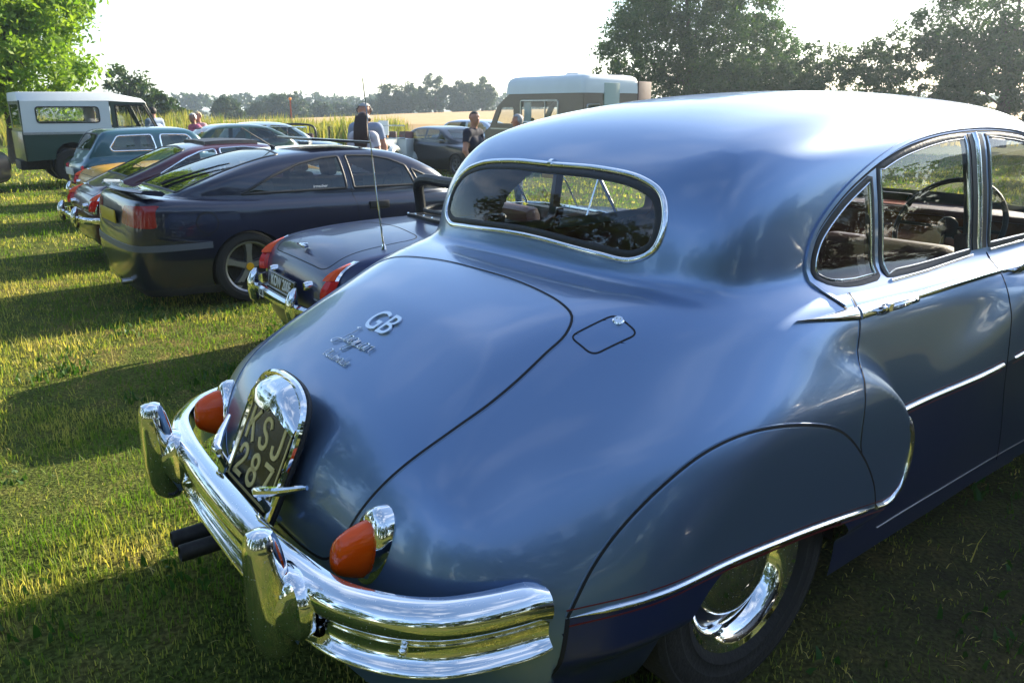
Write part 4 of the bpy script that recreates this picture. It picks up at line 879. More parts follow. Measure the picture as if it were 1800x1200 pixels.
# hood: a peaked chrome canopy over the plate
ring = []
for s_, dep, zoff in ((0., .0, 0.), (.25, .028, 0.), (.5, .044, -.002), (.75, .050, -.010), (1., .050, -.020), (1.08, .044, -.028), (1.1, .028, -.030)):
    row = []
    for k in range(25):
        a = -1 + 2 * k / 24
        topb = .211 - .090 * abs(a) ** 2.6; lowb = .143 - .045 * abs(a) ** 2.0 - .020 * (1 - abs(a)) * (abs(a) < .3) 
        b = topb + (lowb - topb) * min(s_, 1.) + zoff * .3
        row.append(tuple(pp(a * .160, b, -.010 + dep * (1 - .70 * abs(a) ** 3) + .004)))
    ring.append(row)
n_ = 25; hood = MB().add([p for r_ in ring for p in r_], [(i * n_ + k, i * n_ + k + 1, (i + 1) * n_ + k + 1, (i + 1) * n_ + k) for i in range(6) for k in range(24)])
hood.build('plate_lamp_hood', M['chrome'], jag)
me = text_mesh('AUTO', .016, .001, 0, .0005, 1.3); place_mesh(me, pp(0, .128, .047), PX, PU); bpy.data.meshes.remove(me)
# two chrome boot handles beside the plate
def boot_handle(y0, sg):
    c = Vector((.098, y0, .605)); mb = MB()
    mb.tube([c + Vector((.02, 0, -.06)), c + Vector((.0, 0, -.02)), c + Vector((-.014, 0, .012)), c + Vector((-.020, 0, .030))], [.012, .012, .010, .010], 10)
    mb.tube([c + Vector((-.022, .018 * -sg, .030)), c + Vector((-.024, 0, .034)), c + Vector((.008, .06 * sg, .050)), c + Vector((.055, .125 * sg, .072))], [.010, .014, .012, .006], 10)
    mb.build('boot_handle', M['chrome'], lid_o)
boot_handle(-.155, -1); boot_handle(.165, 1)
# tail lamps
def tail_lamp(sg):
    p = S.rear([(sg * .505, .610)]); n = Vector(normals(S.F, p)[0]); p = Vector(p[0])
    ax = (n * .35 + Vector((-1, sg * -.02, .10))).normalized(); upv = (Vector((.35, sg * .20, 1)) - ax * ax.dot(Vector((.35, sg * .20, 1)))).normalized(); sdv = ax.cross(upv)
    base = loft([ering(p + ax * d - upv * dz, sdv, upv, a, b, 26) for d, a, b, dz in ((-.06, .062, .104, 0), (-.012, .060, .102, 0), (.002, .055, .095, 0), (.010, .047, .084, 0), (.012, .03, .07, 0))]).build('tail_lamp', M['chrome'], jag)
    loft([ering(p + ax * d - upv * dz, sdv, upv, a, b, 26, .9) for d, a, b, dz in ((.004, .038, .074, .0), (.028, .036, .068, .001), (.054, .032, .057, .002), (.072, .027, .046, .003), (.081, .021, .036, .003), (.085, .010, .018, .003), (.0855, .002, .004, .003))]).build('lens', M['amber'], base)
tail_lamp(-1); tail_lamp(1)
# bumper: one blade wrapped round the tail
_h = [(.430, -.866), (.36, -.852), (.28, -.829), (.205, -.795), (.139, -.740), (.081, -.660), (.044, -.578), (.018, -.43), (.004, -.24)]
bp_path = spline(_h + [(0, 0)] + [(x_, -y_) for x_, y_ in _h[::-1]], 120)
bprof = [(-.062, .598), (-.040, .600), (-.018, .592), (-.004, .577), (0., .560), (-.003, .543), (-.012, .528), (-.024, .520), (-.031, .510), (-.034, .495), (-.034, .478), (-.029, .467), (-.018, .460), (-.008, .455), (-.006, .447), (-.012, .441), (-.03, .438), (-.048, .438)]
T_ = np.gradient(bp_path, axis=0); T_ /= np.linalg.norm(T_, axis=1)[:, None]; No = np.stack([T_[:, 1], -T_[:, 0]], 1) * -1
if No[60, 0] > 0: No = -No
rings = []
for i in range(len(bp_path)):
    e = min(i, len(bp_path) - 1 - i); sc_ = math.sqrt(max(0., 1 - max(0, (3 - e) / 3.4) ** 2)); cz = .520
    rings.append([(bp_path[i, 0] + No[i, 0] * o_ * (.35 + .65 * sc_), bp_path[i, 1] + No[i, 1] * o_ * (.35 + .65 * sc_), cz + (z_ - cz) * (.72 + .28 * sc_)) for o_, z_ in bprof])
bump = loft(rings).build('rear_bumper', M['chrome'], jag, sharp=50)
for sg in (-1, 1):
    i = 18 if sg < 0 else len(bp_path) - 19
    c = Vector((bp_path[i, 0] + No[i, 0] * -.032, bp_path[i, 1] + No[i, 1] * -.034, .487)); n = Vector((No[i, 0], No[i, 1], 0)); u = Vector((0, 0, 1)); v = n.cross(u)
    loft([ering(c + n * h, u, v, r_, r_, 14) for r_, h in ((.010, -.004), (.010, .004), (.007, .008), (.001, .010))]).build('bumper_bolt', M['chrome'], bump)
    # overrider: a tall chrome tooth with a flared foot
    y0 = sg * .455; ov = []
    for z_, cx_, rx, ry in ((.395, -.030, .010, .010), (.401, -.032, .028, .026), (.420, -.038, .042, .036), (.46, -.044, .050, .041), (.52, -.047, .053, .043), (.58, -.050, .048, .041), (.63, -.054, .043, .038), (.665, -.057, .038, .035), (.688, -.058, .033, .031), (.700, -.058, .026, .025), (.705, -.058, .014, .013), (.706, -.058, .002, .002)):
        ov.append(ering((cx_ + .035, y0, z_), (1, 0, 0), (0, 1, 0), rx, ry, 24, .85))
    loft(ov).build('overrider', M['chrome'], jag)
    ft = []
    for x_, ry, rz in ((-.040, .042, .066), (-.028, .046, .068), (-.018, .054, .071), (-.009, .068, .075), (-.002, .086, .079), (.010, .092, .081), (.03, .090, .076)):
        ft.append(ering((x_ + .018, y0, .521), (0, 1, 0), (0, 0, 1), ry, rz, 28, .8))
    loft(ft, cap=False).build('overrider_foot', M['chrome'], jag)
for y_ in (.43, .345): 
    MB().lathe([(.020, .55), (.026, .55), (.026, -.045), (.023, -.05), (.020, -.045), (.020, .5)], (0.03, y_, .262 if y_ > .4 else .255), 'X', 18).build('exhaust_pipe', M['exhaust'], jag)
# wheels
for x_, y_ in ((1.13, -.765), (1.13, .765), (4.05, -.765), (4.05, .765)):
    wheel(jag, (x_, y_, .352), -1 if y_ < 0 else 1, .355, .165, .222, M['chrome'], 'disc', cap=M['chrome'], disc_mat=M['navy'])
# wheel housing so that no daylight shows above the tyre
for sg in (-1, 1):
    for xc in (1.12, 4.05): MB().lathe([(.43, 0), (.43, -sg * .40), (.0, -sg * .40)], (xc, sg * .83, .36), 'Y', 24, arc=(-8, 188)).build('wheel_housing', M['interior_dark'], jag)
# interior
ids = np.isin(S.own, ['', 'rdoor', 'fdoor', 'rdoor_far', 'fdoor_far']); C_ = S.P[S.Q].mean(1)
k1 = ids & (C_[:, 2] > 1.13) & (C_[:, 0] > 1.0) & (C_[:, 0] < 3.3); k2 = ids & (C_[:, 2] <= 1.13) & (C_[:, 2] > .45) & (C_[:, 0] > 1.35) & (C_[:, 0] < 3.4) & (np.abs(C_[:, 1]) > .6)
for k_, nm, mm, of in ((k1, 'headlining', M['headlining'], -.022), (k2, 'door_trim', M['leather'], -.05)):
    Q_ = S.Q[k_]; u_, inv = np.unique(Q_, return_inverse=True); P_ = S.P[u_] + normals(S.F, S.P[u_]) * of
    link(nm, mesh(nm, P_, inv.reshape(Q_.shape)[:, ::-1]), mm, jag)
def cushion(c, d, nm, mm, par, rot=0., rad=.06):
    mb = MB(); mb.box((0, 0, 0), d); o = mb.build(nm, mm, par, bevel=min(rad, min(d) * .45)); o.location = c; o.rotation_euler = (0, rot, 0); return o
cushion((1.26, 0, 1.03), (.46, .98, .03), 'parcel_shelf', M['leather'], jag, 0, .01)
cushion((1.52, 0, .74), (.20, 1.30, .56), 'rear_seat_back', M['leather'], jag, -.22, .09); cushion((1.80, 0, .52), (.56, 1.30, .20), 'rear_seat_cushion', M['leather'], jag, 0, .08)
for y_ in (-.36, .36):
    cushion((2.56, y_, .76), (.15, .58, .60), 'front_seat_back', M['leather'], jag, -.2, .07); cushion((2.84, y_, .52), (.52, .58, .18), 'front_seat_cushion', M['leather'], jag, 0, .07)
cushion((2.4, 0, .34), (2.3, 1.45, .06), 'cabin_floor', M['carpet'], jag, 0, .01)
cushion((3.30, 0, .95), (.16, 1.34, .24), 'dashboard', M['wood'], jag, .1, .04); cushion((3.36, 0, 1.085), (.28, 1.3, .03), 'dashboard_top', M['leather'], jag, 0, .012)
sw = MB(); swc = Vector((2.98, -.38, 1.06)); ta = R(28); A_ = Vector((0, 1, 0)); B_ = Vector((math.sin(ta), 0, math.cos(ta)))
sw.tube([swc + A_ * .215 * math.cos(a) + B_ * .215 * math.sin(a) for a in np.linspace(0, 2 * math.pi, 40, endpoint=False)], .011, 8, closed=True)
for a in (0, math.pi, -math.pi / 2): sw.tube([swc, swc + A_ * .21 * math.cos(a) + B_ * .21 * math.sin(a)], .008, 6)
sw.sphere(swc, .045, 12, (.5, 1, 1)); sw.tube([swc, swc + Vector((.35, 0, -.17))], .02, 8); sw.build('steering_wheel', M['black'], jag)
cushion((3.18, -.02, 1.135), (.022, .19, .06), 'rear_view_mirror', M['black'], jag, 0, .01)
MB().box((3.168, -.02, 1.135), (.003, .17, .046)).build('mirror_glass', mat('mirror_glass', (.9, .9, .9), .01, 1.), jag, smooth=False)
# ------------------------------------------------------------------ generic bodywork for the other parked cars
def half_plan(pts): p = [(x, w) for x, w in pts]; return p + [(x, -w) for x, w in p[::-1] if abs(w) > 1e-6]
def car_F(sp):
    cell = sp.get('cell', .03)
    bs = T2(dense(np.vstack([spline(sp['side'], 160), sp.get('under', [(sp['side'][-1][0] - .3, .08), (sp['side'][0][0] + .3, .08)])]), .06), cell)
    bp = T2(dense(spline(half_plan(sp['plan']), 220, True), .06), cell)
    Rb = sp.get('R', .12); cr = sp.get('crown', .06); tk = sp.get('tuck', .3); tz = sp.get('tuck_z', .55); bul = sp.get('bulge', [])
    cab = 'cside' in sp
    if cab:
        c0, c1 = sp['cside'][0], sp['cside'][-1]
        cs = T2(dense(np.vstack([spline(sp['cside'], 160), [(c1[0] - .1, c1[1] - .25), (c0[0] + .1, c0[1] - .25)]]), .06), cell)
        sec = sp['csec']; ct = T2(dense(np.vstack([spline([(-w, z) for w, z in sec] + [(0, sec[-1][1] + .012)] + [(w, z) for w, z in sec[::-1]], 120), [(0, sec[0][1] - .1)]]), .06), cell)
        cp = T2(dense(spline(half_plan(sp['cplan']), 180, True), .06), cell); cR = sp.get('cR', .09); k = sp.get('blend', .05); ccr = sp.get('ccrown', .06)
    def F(x, y, z, fine=True):
        g = (lambda T, a, b: T.cub(a, b)) if fine else (lambda T, a, b: T.lin(a, b))
        a = g(bp, x, y) + tk * (z - tz) ** 2
        for bx, bz, rx, rz, amp in bul: a = a - amp * np.exp(-((x - bx) / rx) ** 2 - ((z - bz) / rz) ** 2)
        f = fmax(a, g(bs, x, z + cr * y * y), Rb, 2.3)
        if cab: f = smin(f, fmax(fmax(g(ct, y, z), g(cp, x, y), .08), g(cs, x, z + ccr * y * y), cR, 2.3), k)
        return f
    return F
def circle(cx, cz, r, n=36): return np.array([(cx + r * math.cos(2 * math.pi * i / n), cz + r * math.sin(2 * math.pi * i / n)) for i in range(n)])
def gen_car(name, label, X, Y, az, sp, pm, group=None, z=None):
    """sp: body spec. Returns the thing's empty and its skin; windows, arches and wheels come from the spec"""
    e = empty(name, (X, Y, gz1(X, Y) if z is None else z), math.pi / 2 - R(az), label, 'car', group)
    F = car_F(sp); Lm = max(p[0] for p in sp['side']); Wm = max(p[1] for p in sp['plan']) + .12; Hm = max([p[1] for p in sp['side']] + [p[1] for p in sp.get('cside', [])]) + .12
    s = Skin(F, (-.12, -Wm, .12), (Lm + .12, Wm, Hm), sp['h'], 2)
    gm = sp.get('glass', M['glass_dark']); wz = sp.get('waist', .8)
    for sg, t in ((-1, ''), (1, '_far')):
        wh = (lambda P: P[:, 1] < -.3) if sg < 0 else (lambda P: P[:, 1] > .3)
        for i, pl in enumerate(sp.get('wins', [])): s.cut('w%d%s' % (i, t), pl, uv_side, lambda P, wh=wh: wh(P) & (P[:, 2] > wz))
        for (cx, cz, r_) in sp.get('arches', []): s.cut('arch', circle(cx, cz, r_), uv_side, lambda P, wh=wh: wh(P) & (P[:, 2] < .85))
    if 'rear_glass' in sp: s.cut('rg', mirror(sp['rear_glass']) if sp.get('rear_uv', 'yz') == 'yz' else sp['rear_glass'], uv_rear if sp.get('rear_uv', 'yz') == 'yz' else uv_diag, sp.get('rear_where', lambda P: P[:, 0] < 1.0))
    if 'front_glass' in sp: s.cut('fg', mirror(sp['front_glass']), uv_rear, lambda P: P[:, 0] > sp['front_x'])
    for nm, pl, uv, wh in sp.get('cuts', []): s.cut(nm, pl, uv, wh)
    s.own[s.P[s.Q][:, :, 2].mean(1) < sp.get('bottom', .19)] = 'under'
    s.panel('', 'body', pm, e); s.panel('under', 'underbody', M['interior_dark'], e)
    for i, pl in enumerate(sp.get('wins', [])):
        for t in ('', '_far'):
            o = s.panel('w%d%s' % (i, t), 'side_window', gm, e)
            if o and t == '' and sp.get('trim') is not None:
                P = s.side(dense(pl, .05), -1)
                if len(P) > 3: s.strip(P, halfround(sp.get('trim_w', .010), .008, 5), True).build('window_trim', sp['trim'], o)
    o = s.panel('rg', 'rear_window', gm, e)
    if o and sp.get('rear_trim') is not None:
        P = s.rear(dense(mirror(sp['rear_glass']), .05)) if sp.get('rear_uv', 'yz') == 'yz' else s.diag(dense(sp['rear_glass'], .05))
        s.strip(P, halfround(.014, .008, 5), True).build('window_seal', sp['rear_trim'], o)
    s.panel('fg', 'windscreen', gm, e)
    w = sp.get('wheel')
    if w:
        for cx, cz, r_ in sp['arches']:
            for sg in (-1, 1):
                wheel(e, (cx, sg * w['y'], w['r']), sg, w['r'], w['w'], w['rim'], w['m'], w.get('style', 'disc'), cap=w.get('cap'))
                MB().lathe([(r_ + .02, 0), (r_ + .02, -sg * .34), (0, -sg * .34)], (cx, sg * (w['y'] + .05), cz), 'Y', 20, arc=(-5, 185)).build('wheel_housing', M['interior_dark'], e)
    # a plain dark cabin: seats, floor, dashboard
    if 'cab' in sp:
        x0, x1, wd, zf, zs = sp['cab']
        cushion(((x0 + x1) / 2, 0, zf), (x1 - x0, wd * 2, .04), 'cabin_floor', M['interior_dark'], e, 0, .01)
        for y_ in (-wd * .5, wd * .5):
            for xs in sp.get('seats', ()):
                cushion((xs, y_, zs - .18), (.14, .42, .52), 'seat_back', M['interior_dark'], e, -.2, .06); cushion((xs - .05, y_, zs + .16), (.09, .24, .17), 'headrest', M['interior_dark'], e, -.15, .04)
        cushion((x1 - .1, 0, zs - .12), (.25, wd * 2, .2), 'dashboard', M['interior_dark'], e, 0, .05)
        if sp.get('wheel_ring', True):
            c = Vector((x1 - .38, -wd * .5, zs - .04)); sb = Vector((math.sin(.4), 0, math.cos(.4)))
            MB().tube([c + Vector((0, 1, 0)) * .18 * math.cos(a) + sb * .18 * math.sin(a) for a in np.linspace(0, 2 * math.pi, 24, endpoint=False)], .012, 6, closed=True).build('steering_wheel', M['black'], e)
    return e, s
# ------------------------------------------------------------------ dark coupe with the tilted sunroof
M['coupe'] = paint('midnight_blue_paint', (.008, .011, .030), .3, .3, 1., .02, .03)
M['alloy'] = mat('grey_alloy', (.30, .31, .33), .38, .9, noise=(10, .25))
cal = dict(h=.022, cell=.022, side=[(.16, .12), (.05, .2), (.01, .34), (0, .47), (.015, .56), (.04, .66), (.07, .78), (.095, .89), (.14, .955), (.25, .968), (.45, .960), (.9, .935), (1.6, .915), (2.4, .895), (3.1, .87), (3.6, .79), (4.1, .66), (4.38, .54), (4.47, .40), (4.42, .2)],
           plan=[(0, 0), (.01, .3), (.045, .55), (.11, .70), (.25, .79), (.6, .835), (1.4, .845), (3.0, .84), (3.8, .81), (4.2, .70), (4.4, .48), (4.48, 0)], R=.10, crown=.05, tuck=.22, tuck_z=.60, bulge=[(.98, .45, .55, .22, .018), (3.58, .45, .5, .22, .015)],
           cside=[(.30, .90), (.42, .962), (.7, 1.075), (1.0, 1.175), (1.35, 1.262), (1.7, 1.308), (2.1, 1.322), (2.45, 1.298), (2.75, 1.225), (3.05, 1.08), (3.4, .87)],
           csec=[(.80, .75), (.785, .9), (.75, 1.0), (.69, 1.12), (.62, 1.22), (.54, 1.29), (.35, 1.325)], cplan=[(.28, 0), (.30, .3), (.36, .52), (.6, .68), (1.2, .77), (2.2, .79), (2.9, .74), (3.3, .55), (3.42, 0)], cR=.08, blend=.05, ccrown=.05,
           waist=.9, wins=[roundpoly([(.98, .945), (1.28, 1.085), (1.55, 1.178), (1.80, 1.222), (1.975, 1.232), (1.985, .945)], .02), roundpoly([(2.06, .943), (2.05, 1.236), (2.3, 1.228), (2.5, 1.19), (2.66, 1.125), (2.74, .935)], .02), roundpoly([(2.79, .932), (2.72, 1.09), (3.08, .925)], .015)],
           arches=[(.98, .30, .345), (3.58, .30, .345)], wheel=dict(y=.735, r=.315, w=.20, rim=.225, m=M['alloy'], style='spoke', cap=None), rear_uv='diag', rear_where=lambda P: (P[:, 2] > .95) & (P[:, 0] < 1.7),
           rear_glass=roundpoly([(1.46, -.56), (2.70, -.50), (2.80, 0), (2.70, .50), (1.46, .56)], .06), glass=M['glass_dark'], trim=M['black'], trim_w=.012, rear_trim=M['black'], cab=(.9, 3.1, .66, .30, .96), seats=(1.35, 2.05),
           cuts=[('lamp', roundpoly([(-.785, .715), (-.77, .90), (-.40, .885), (-.36, .735)], .02), uv_rear, lambda P: (P[:, 0] < .5) & (P[:, 1] < 0)), ('lamp_far', roundpoly([(.785, .715), (.77, .90), (.40, .885), (.36, .735)], .02), uv_rear, lambda P: (P[:, 0] < .5) & (P[:, 1] > 0)),
                 ('recess', roundpoly([(-.34, .69), (.34, .69), (.34, .87), (-.34, .87)], .02), uv_rear, lambda P: (P[:, 0] < .5)), ('flap', circle(.64, .735, .088), uv_side, lambda P: P[:, 1] < -.5)])
coupe, cs_ = gen_car('sports_coupe', 'dark midnight blue modern coupe with tilted sunroof and grey alloy wheel', -3.60, 6.93, 52, cal, M['coupe'])
M['smoked'] = mat('smoked_red_lens', (.30, .008, .008), .2, 0, .3, .02)
for k_ in ('lamp', 'lamp_far'): cs_.panel(k_, 'tail_lamp', M['smoked'], coupe, off=.003)
cs_.panel('recess', 'plate_recess', M['black'], coupe); fo = cs_.panel('flap', 'fuel_flap', M['coupe'], coupe, off=.002)
cs_.strip(cs_.side(circle(.64, .735, .088)), [(.006, -.004), (.006, .003), (-.006, .003), (-.006, -.004)], True).build('flap_gap', M['seal'], fo)
M['yplate'] = mat('yellow_plate', (.62, .44, .03), .35)
yp = MB().box((.045, 0, .775), (.012, .52, .11)).build('number_plate', M['yplate'], coupe, bevel=.004)
me = text_mesh('J748 KHN', .085, .001, 0, .001, .95); bpy.data.meshes.remove(me)
st = cs_.side(spline([(.06, .545), (.3, .548), (.66, .55)], 24)); cs_.strip(st, [(.028, -.004), (.026, .006), (-.026, .006), (-.028, -.004)]).build('bumper_strip', mat('grey_rub_strip', (.10, .11, .13), .45), coupe)
st = cs_.rear(spline([(-.70, .545), (-.5, .545), (0, .545), (.5, .545), (.70, .545)], 40)); cs_.strip(st, [(.028, -.004), (.026, .006), (-.026, .006), (-.028, -.004)]).build('bumper_strip', bpy.data.materials['grey_rub_strip'], coupe)
cs_.strip(cs_.side(spline([(2.02, 1.225), (2.03, .95), (2.06, .7), (2.10, .45), (2.12, .27)], 30)), SEAL).build('door_gap', M['seal'], coupe)
cs_.strip(cs_.side(spline([(.13, .625), (.5, .63), (.66, .63)], 20)), SEAL).build('bumper_gap', M['seal'], coupe)
# spoiler
sp_r = []
for y_ in np.linspace(-.72, .72, 25):
    e_ = 1 - abs(y_ / .73) ** 6; x0 = .10 + .09 * (y_ / .72) ** 2; sp_r.append([(x0 - .02, y_, 1.005 * 1), (x0 + .00, y_, 1.022), (x0 + .14, y_, 1.010), (x0 + .17, y_, .985), (x0 + .14, y_, .965 if abs(y_) > .5 else .982), (x0 + .02, y_, .985)])
loft(sp_r).build('rear_spoiler', M['coupe'], coupe)
# sunroof, aerial, wiper, door handle, exhaust, wheel badges
b = MB(); b.box((0, 0, 0), (.62, .86, .025)); sr = b.build('sunroof_panel', M['glass_dark'] if False else M['gloss_black'], coupe, bevel=.008); sr.location = (2.12, 0, 1.362); sr.rotation_euler = (0, R(4.0), 0)
cs_.strip(cs_.top(roundpoly([(1.78, -.42), (2.36, -.42), (2.36, .42), (1.78, .42)], .06)), [(.01, -.004), (.01, .003), (-.01, .003), (-.01, -.004)], True).build('sunroof_opening', M['seal'], coupe)
ab = cs_.top([(1.60, 0)])[0]; a = MB(); a.tube([ab, ab + np.array([-.03, 0, .028])], [.028, .010], 10); a.tube([ab + np.array([-.02, 0, .02]), ab + np.array([-.30, 0, .20])], [.007, .0035], 6); a.build('roof_aerial', M['black'], coupe)
wp_ = cs_.diag([(1.50, -.1), (1.62, -.12), (2.1, -.35), (2.2, -.42)]); MB().tube([q + np.array([-.01, 0, .018]) for q in wp_], [.018, .012, .008, .006], 6).build('rear_wiper', M['black'], coupe)
hp = cs_.side([(2.18, .775), (2.38, .775)]); MB().box((2.28, float(hp[:, 1].mean()) - .006, .775), (.21, .03, .075)).build('door_handle', M['black'], coupe, bevel=.012)
MB().lathe([(.020, .3), (.026, .3), (.026, -.03), (.022, -.03), (.022, .2)], (.02, -.45, .25), 'X', 14).build('exhaust_pipe', M['steel'], coupe)
for cx in (.98, 3.58): MB().lathe([(0, -.072), (.034, -.070), (.036, -.06), (.036, -.03)], (cx, -.735 + .0, .315), 'Y', 20).build('wheel_badge', mat('yellow_badge', (.75, .38, .01), .35), coupe)
me = text_mesh('irmscher', .036, .0004, .2, .0002, 1.1)
q = cs_.side([(1.72, .975)])[0]; nn = normals(cs_.F, q[None])[0]; place_mesh(me, q + nn * .003, (1, 0, 0), (0, .35, .94)); link('window_lettering', me, M['white'], coupe)
# ------------------------------------------------------------------ the small classic sports cars (open tourer and fastback share a body)
def sports(kind):
    d = dict(side=[(.16, .16), (.06, .26), (.03, .40), (.035, .50), (.06, .60), (.105, .69), (.18, .765), (.30, .815), (.55, .850), (.9, .872), (1.3, .880), (2.3, .885), (2.6, .878), (3.1, .83), (3.55, .74), (3.78, .62), (3.86, .46), (3.82, .22)],
             plan=[(.03, 0), (.035, .3), (.055, .5), (.10, .625), (.22, .70), (.5, .735), (1.0, .755), (2.6, .76), (3.3, .735), (3.65, .66), (3.82, .45), (3.87, 0)], R=.09, crown=.09, tuck=.30, tuck_z=.58, bulge=[(.90, .42, .42, .2, .015)],
             arches=[(.83, .31, .335), (3.14, .31, .335)], waist=.88, trim=M['chrome'], cell=.024)
    if kind == 'gt':
        d.update(cside=[(.16, .78), (.30, .835), (.5, .915), (.75, 1.02), (1.0, 1.125), (1.22, 1.205), (1.45, 1.243), (1.8, 1.255), (2.05, 1.235), (2.25, 1.18), (2.45, 1.02), (2.65, .85)], csec=[(.70, .75), (.69, .88), (.65, 1.0), (.60, 1.1), (.54, 1.18), (.44, 1.232), (.25, 1.252)],
                 cplan=[(.15, 0), (.16, .3), (.22, .5), (.5, .63), (1.1, .69), (1.9, .69), (2.4, .62), (2.6, .4), (2.66, 0)], cR=.07, blend=.04, wins=[roundpoly([(.80, .925), (1.10, 1.085), (1.28, 1.15), (1.46, 1.175), (1.47, .92)], .03), roundpoly([(1.52, .92), (1.51, 1.178), (1.8, 1.19), (2.05, 1.165), (2.3, .925)], .03)],
                 rear_uv='diag', rear_glass=roundpoly([(1.40, -.50), (2.30, -.47), (2.38, 0), (2.30, .47), (1.40, .50)], .07), rear_where=lambda P: (P[:, 2] > .85) & (P[:, 0] < 1.5), rear_trim=M['black'], front_glass=[(0, 1.18), (.4, 1.17), (.52, 1.1), (.58, .95), (0, .93)], front_x=2.0, cab=(.9, 2.3, .56, .30, .92), seats=(1.35,))
    return d
def sports_tail(e, s, lamp_hi=True):
    """tail lamps, bumper, overriders, boot handle, filler and boot outline"""
    for sg in (-1, 1):
        def col(z0, z1, n, w0, w1, out, nm, mm, par):
            rings = []
            for t in np.linspace(0, 1, n):
                z_ = z0 + (z1 - z0) * t; p = s.rear([(sg * (.60 + .015 * t), z_)])
                if not len(p): continue
                p = p[0]; o_ = out(t); w_ = w0 + (w1 - w0) * t
                rings.append([(p[0] + .012 - 0, p[1] + w_ * 1.0, z_), (p[0] - o_ * .6, p[1] + w_ * .75, z_), (p[0] - o_, p[1], z_), (p[0] - o_ * .6, p[1] - w_ * .75, z_), (p[0] + .012, p[1] - w_ * 1.0, z_)])
            return loft(rings, closed=True).build(nm, mm, par)
        base = col(.535, .775, 10, .062, .030, lambda t: .012 * (1 - .2 * t), 'tail_lamp', M['chrome'], e)
        col(.560, .672, 8, .050, .042, lambda t: .055 + .01 * math.sin(math.pi * t), 'red_lens', M['red_lens'], base); col(.674, .765, 9, .041, .018, lambda t: .064 * (1 - t ** 2.2) + .006, 'amber_lens', M['amber'], base)
    path = spline([(.30, -.765), (.12, -.735), (.03, -.66), (-.02, -.5), (-.045, 0), (-.02, .5), (.03, .66), (.12, .735), (.30, .765)], 60)
    T_ = np.gradient(path, axis=0); T_ /= np.linalg.norm(T_, axis=1)[:, None]; N_ = np.stack([-T_[:, 1], T_[:, 0]], 1)
    if N_[30, 0] > 0: N_ = -N_
    loft([[(path[i, 0] + N_[i, 0] * o_, path[i, 1] + N_[i, 1] * o_, z_) for o_, z_ in ((-.02, .500), (.006, .502), (.022, .486), (.026, .462), (.020, .440), (.004, .428), (-.02, .430))] for i in range(len(path))]).build('rear_bumper', M['chrome'], e)
    for sg in (-1, 1):
        loft([ering((cx_, sg * .40, z_), (1, 0, 0), (0, 1, 0), rx, ry, 16) for z_, cx_, rx, ry in ((.37, -.06, .012, .012), (.39, -.065, .032, .030), (.46, -.07, .042, .038), (.53, -.066, .038, .036), (.58, -.052, .028, .028), (.605, -.04, .010, .012))]).build('overrider', M['chrome'], e)
    bl = roundpoly([(.84, -.50), (1.66, -.47), (1.72, 0), (1.66, .47), (.84, .50)], .12)
    s.strip(s.diag(dense(bl, .04)), SEAL, True).build('boot_lid_gap', M['seal'], e)
    p = s.diag([(.98, 0)])[0]; MB().box(tuple(p + np.array([-.02, 0, .02])), (.035, .05, .03)).tube([p + np.array([-.04, -.07, .02]), p + np.array([-.045, 0, .028]), p + np.array([-.04, .07, .02])], .010, 8).build('boot_handle', M['chrome'], e, bevel=.003)
    for y_ in (-.36, .30):
        p = s.rear([(y_, .60)])[0]; MB().lathe([(0, -.05), (.025, -.045), (.032, -.02), (.03, .02)], tuple(p), 'X', 14).build('plate_lamp', M['chrome'], e)
M['mgblue'] = paint('deep_royal_blue_paint', (.006, .016, .075), .3, .1, .5, .02, .01)
sp_ = sports('roadster'); sp_.update(h=.020, wheel=dict(y=.66, r=.31, w=.16, rim=.185, m=M['chrome'], cap=M['chrome']))
sp_['cuts'] = [('cockpit', roundpoly([(1.62, -.53), (2.42, -.53), (2.46, 0), (2.42, .53), (1.62, .53), (1.58, 0)], .10), uv_top, lambda P: P[:, 2] > .7), ('tonneau', roundpoly([(1.22, -.56), (1.62, -.55), (1.62, .55), (1.22, .56), (1.12, 0)], .08), uv_top, lambda P: P[:, 2] > .7)]
mg, ms_ = gen_car('open_sports_car', 'dark blue open classic sports car with black tonneau and whip aerial', -1.53, 5.08, 56, sp_, M['mgblue'])
sports_tail(mg, ms_)
M['vinyl'] = mat('black_vinyl', (.016, .016, .018), .45, noise=(9, .4, (.035, .035, .036)), bump=(40, .2))
ton = ms_.panel('tonneau', 'tonneau_cover', M['vinyl'], mg, off=.022)
ms_.strip(ms_.top(dense(roundpoly([(1.22, -.56), (1.62, -.55), (1.62, .55), (1.22, .56), (1.12, 0)], .08), .05)), [(.014, -.004), (.012, .024), (-.012, .024), (-.014, -.004)], True).build('cover_hem', M['vinyl'], ton)
for y_ in np.linspace(-.5, .5, 7):
    p = ms_.top([(1.145 + .06 * abs(y_) / .5, y_)])[0]; MB().lathe([(0, .034), (.008, .032), (.010, .024)], tuple(p), 'Z', 10).build('press_stud', M['chrome'], ton)
mb = MB(); mb.tube(spline([(1.34, -.54, .86), (1.32, -.52, .98), (1.28, -.46, 1.10), (1.27, -.36, 1.145), (1.27, 0, 1.15), (1.27, .36, 1.145), (1.28, .46, 1.10), (1.32, .52, .98), (1.34, .54, .86)], 50), .042, 10); mb.build('roll_hoop', M['vinyl'], mg)
mb = MB(); mb.tube(spline([(1.30, -.40, .915), (1.27, 0, .92), (1.30, .40, .915), (1.48, .44, .935), (1.52, 0, .94), (1.48, -.44, .935)], 60, True), .016, 8, closed=True); mb.build('hood_frame', M['vinyl'], mg)
MB().box((1.29, 0, 1.0), (.006, .84, .22)).build('wind_deflector', M['glass'], mg, smooth=False)
cushion((1.95, 0, .40), (.9, 1.1, .04), 'cockpit_floor', M['carpet'], mg, 0, .01)
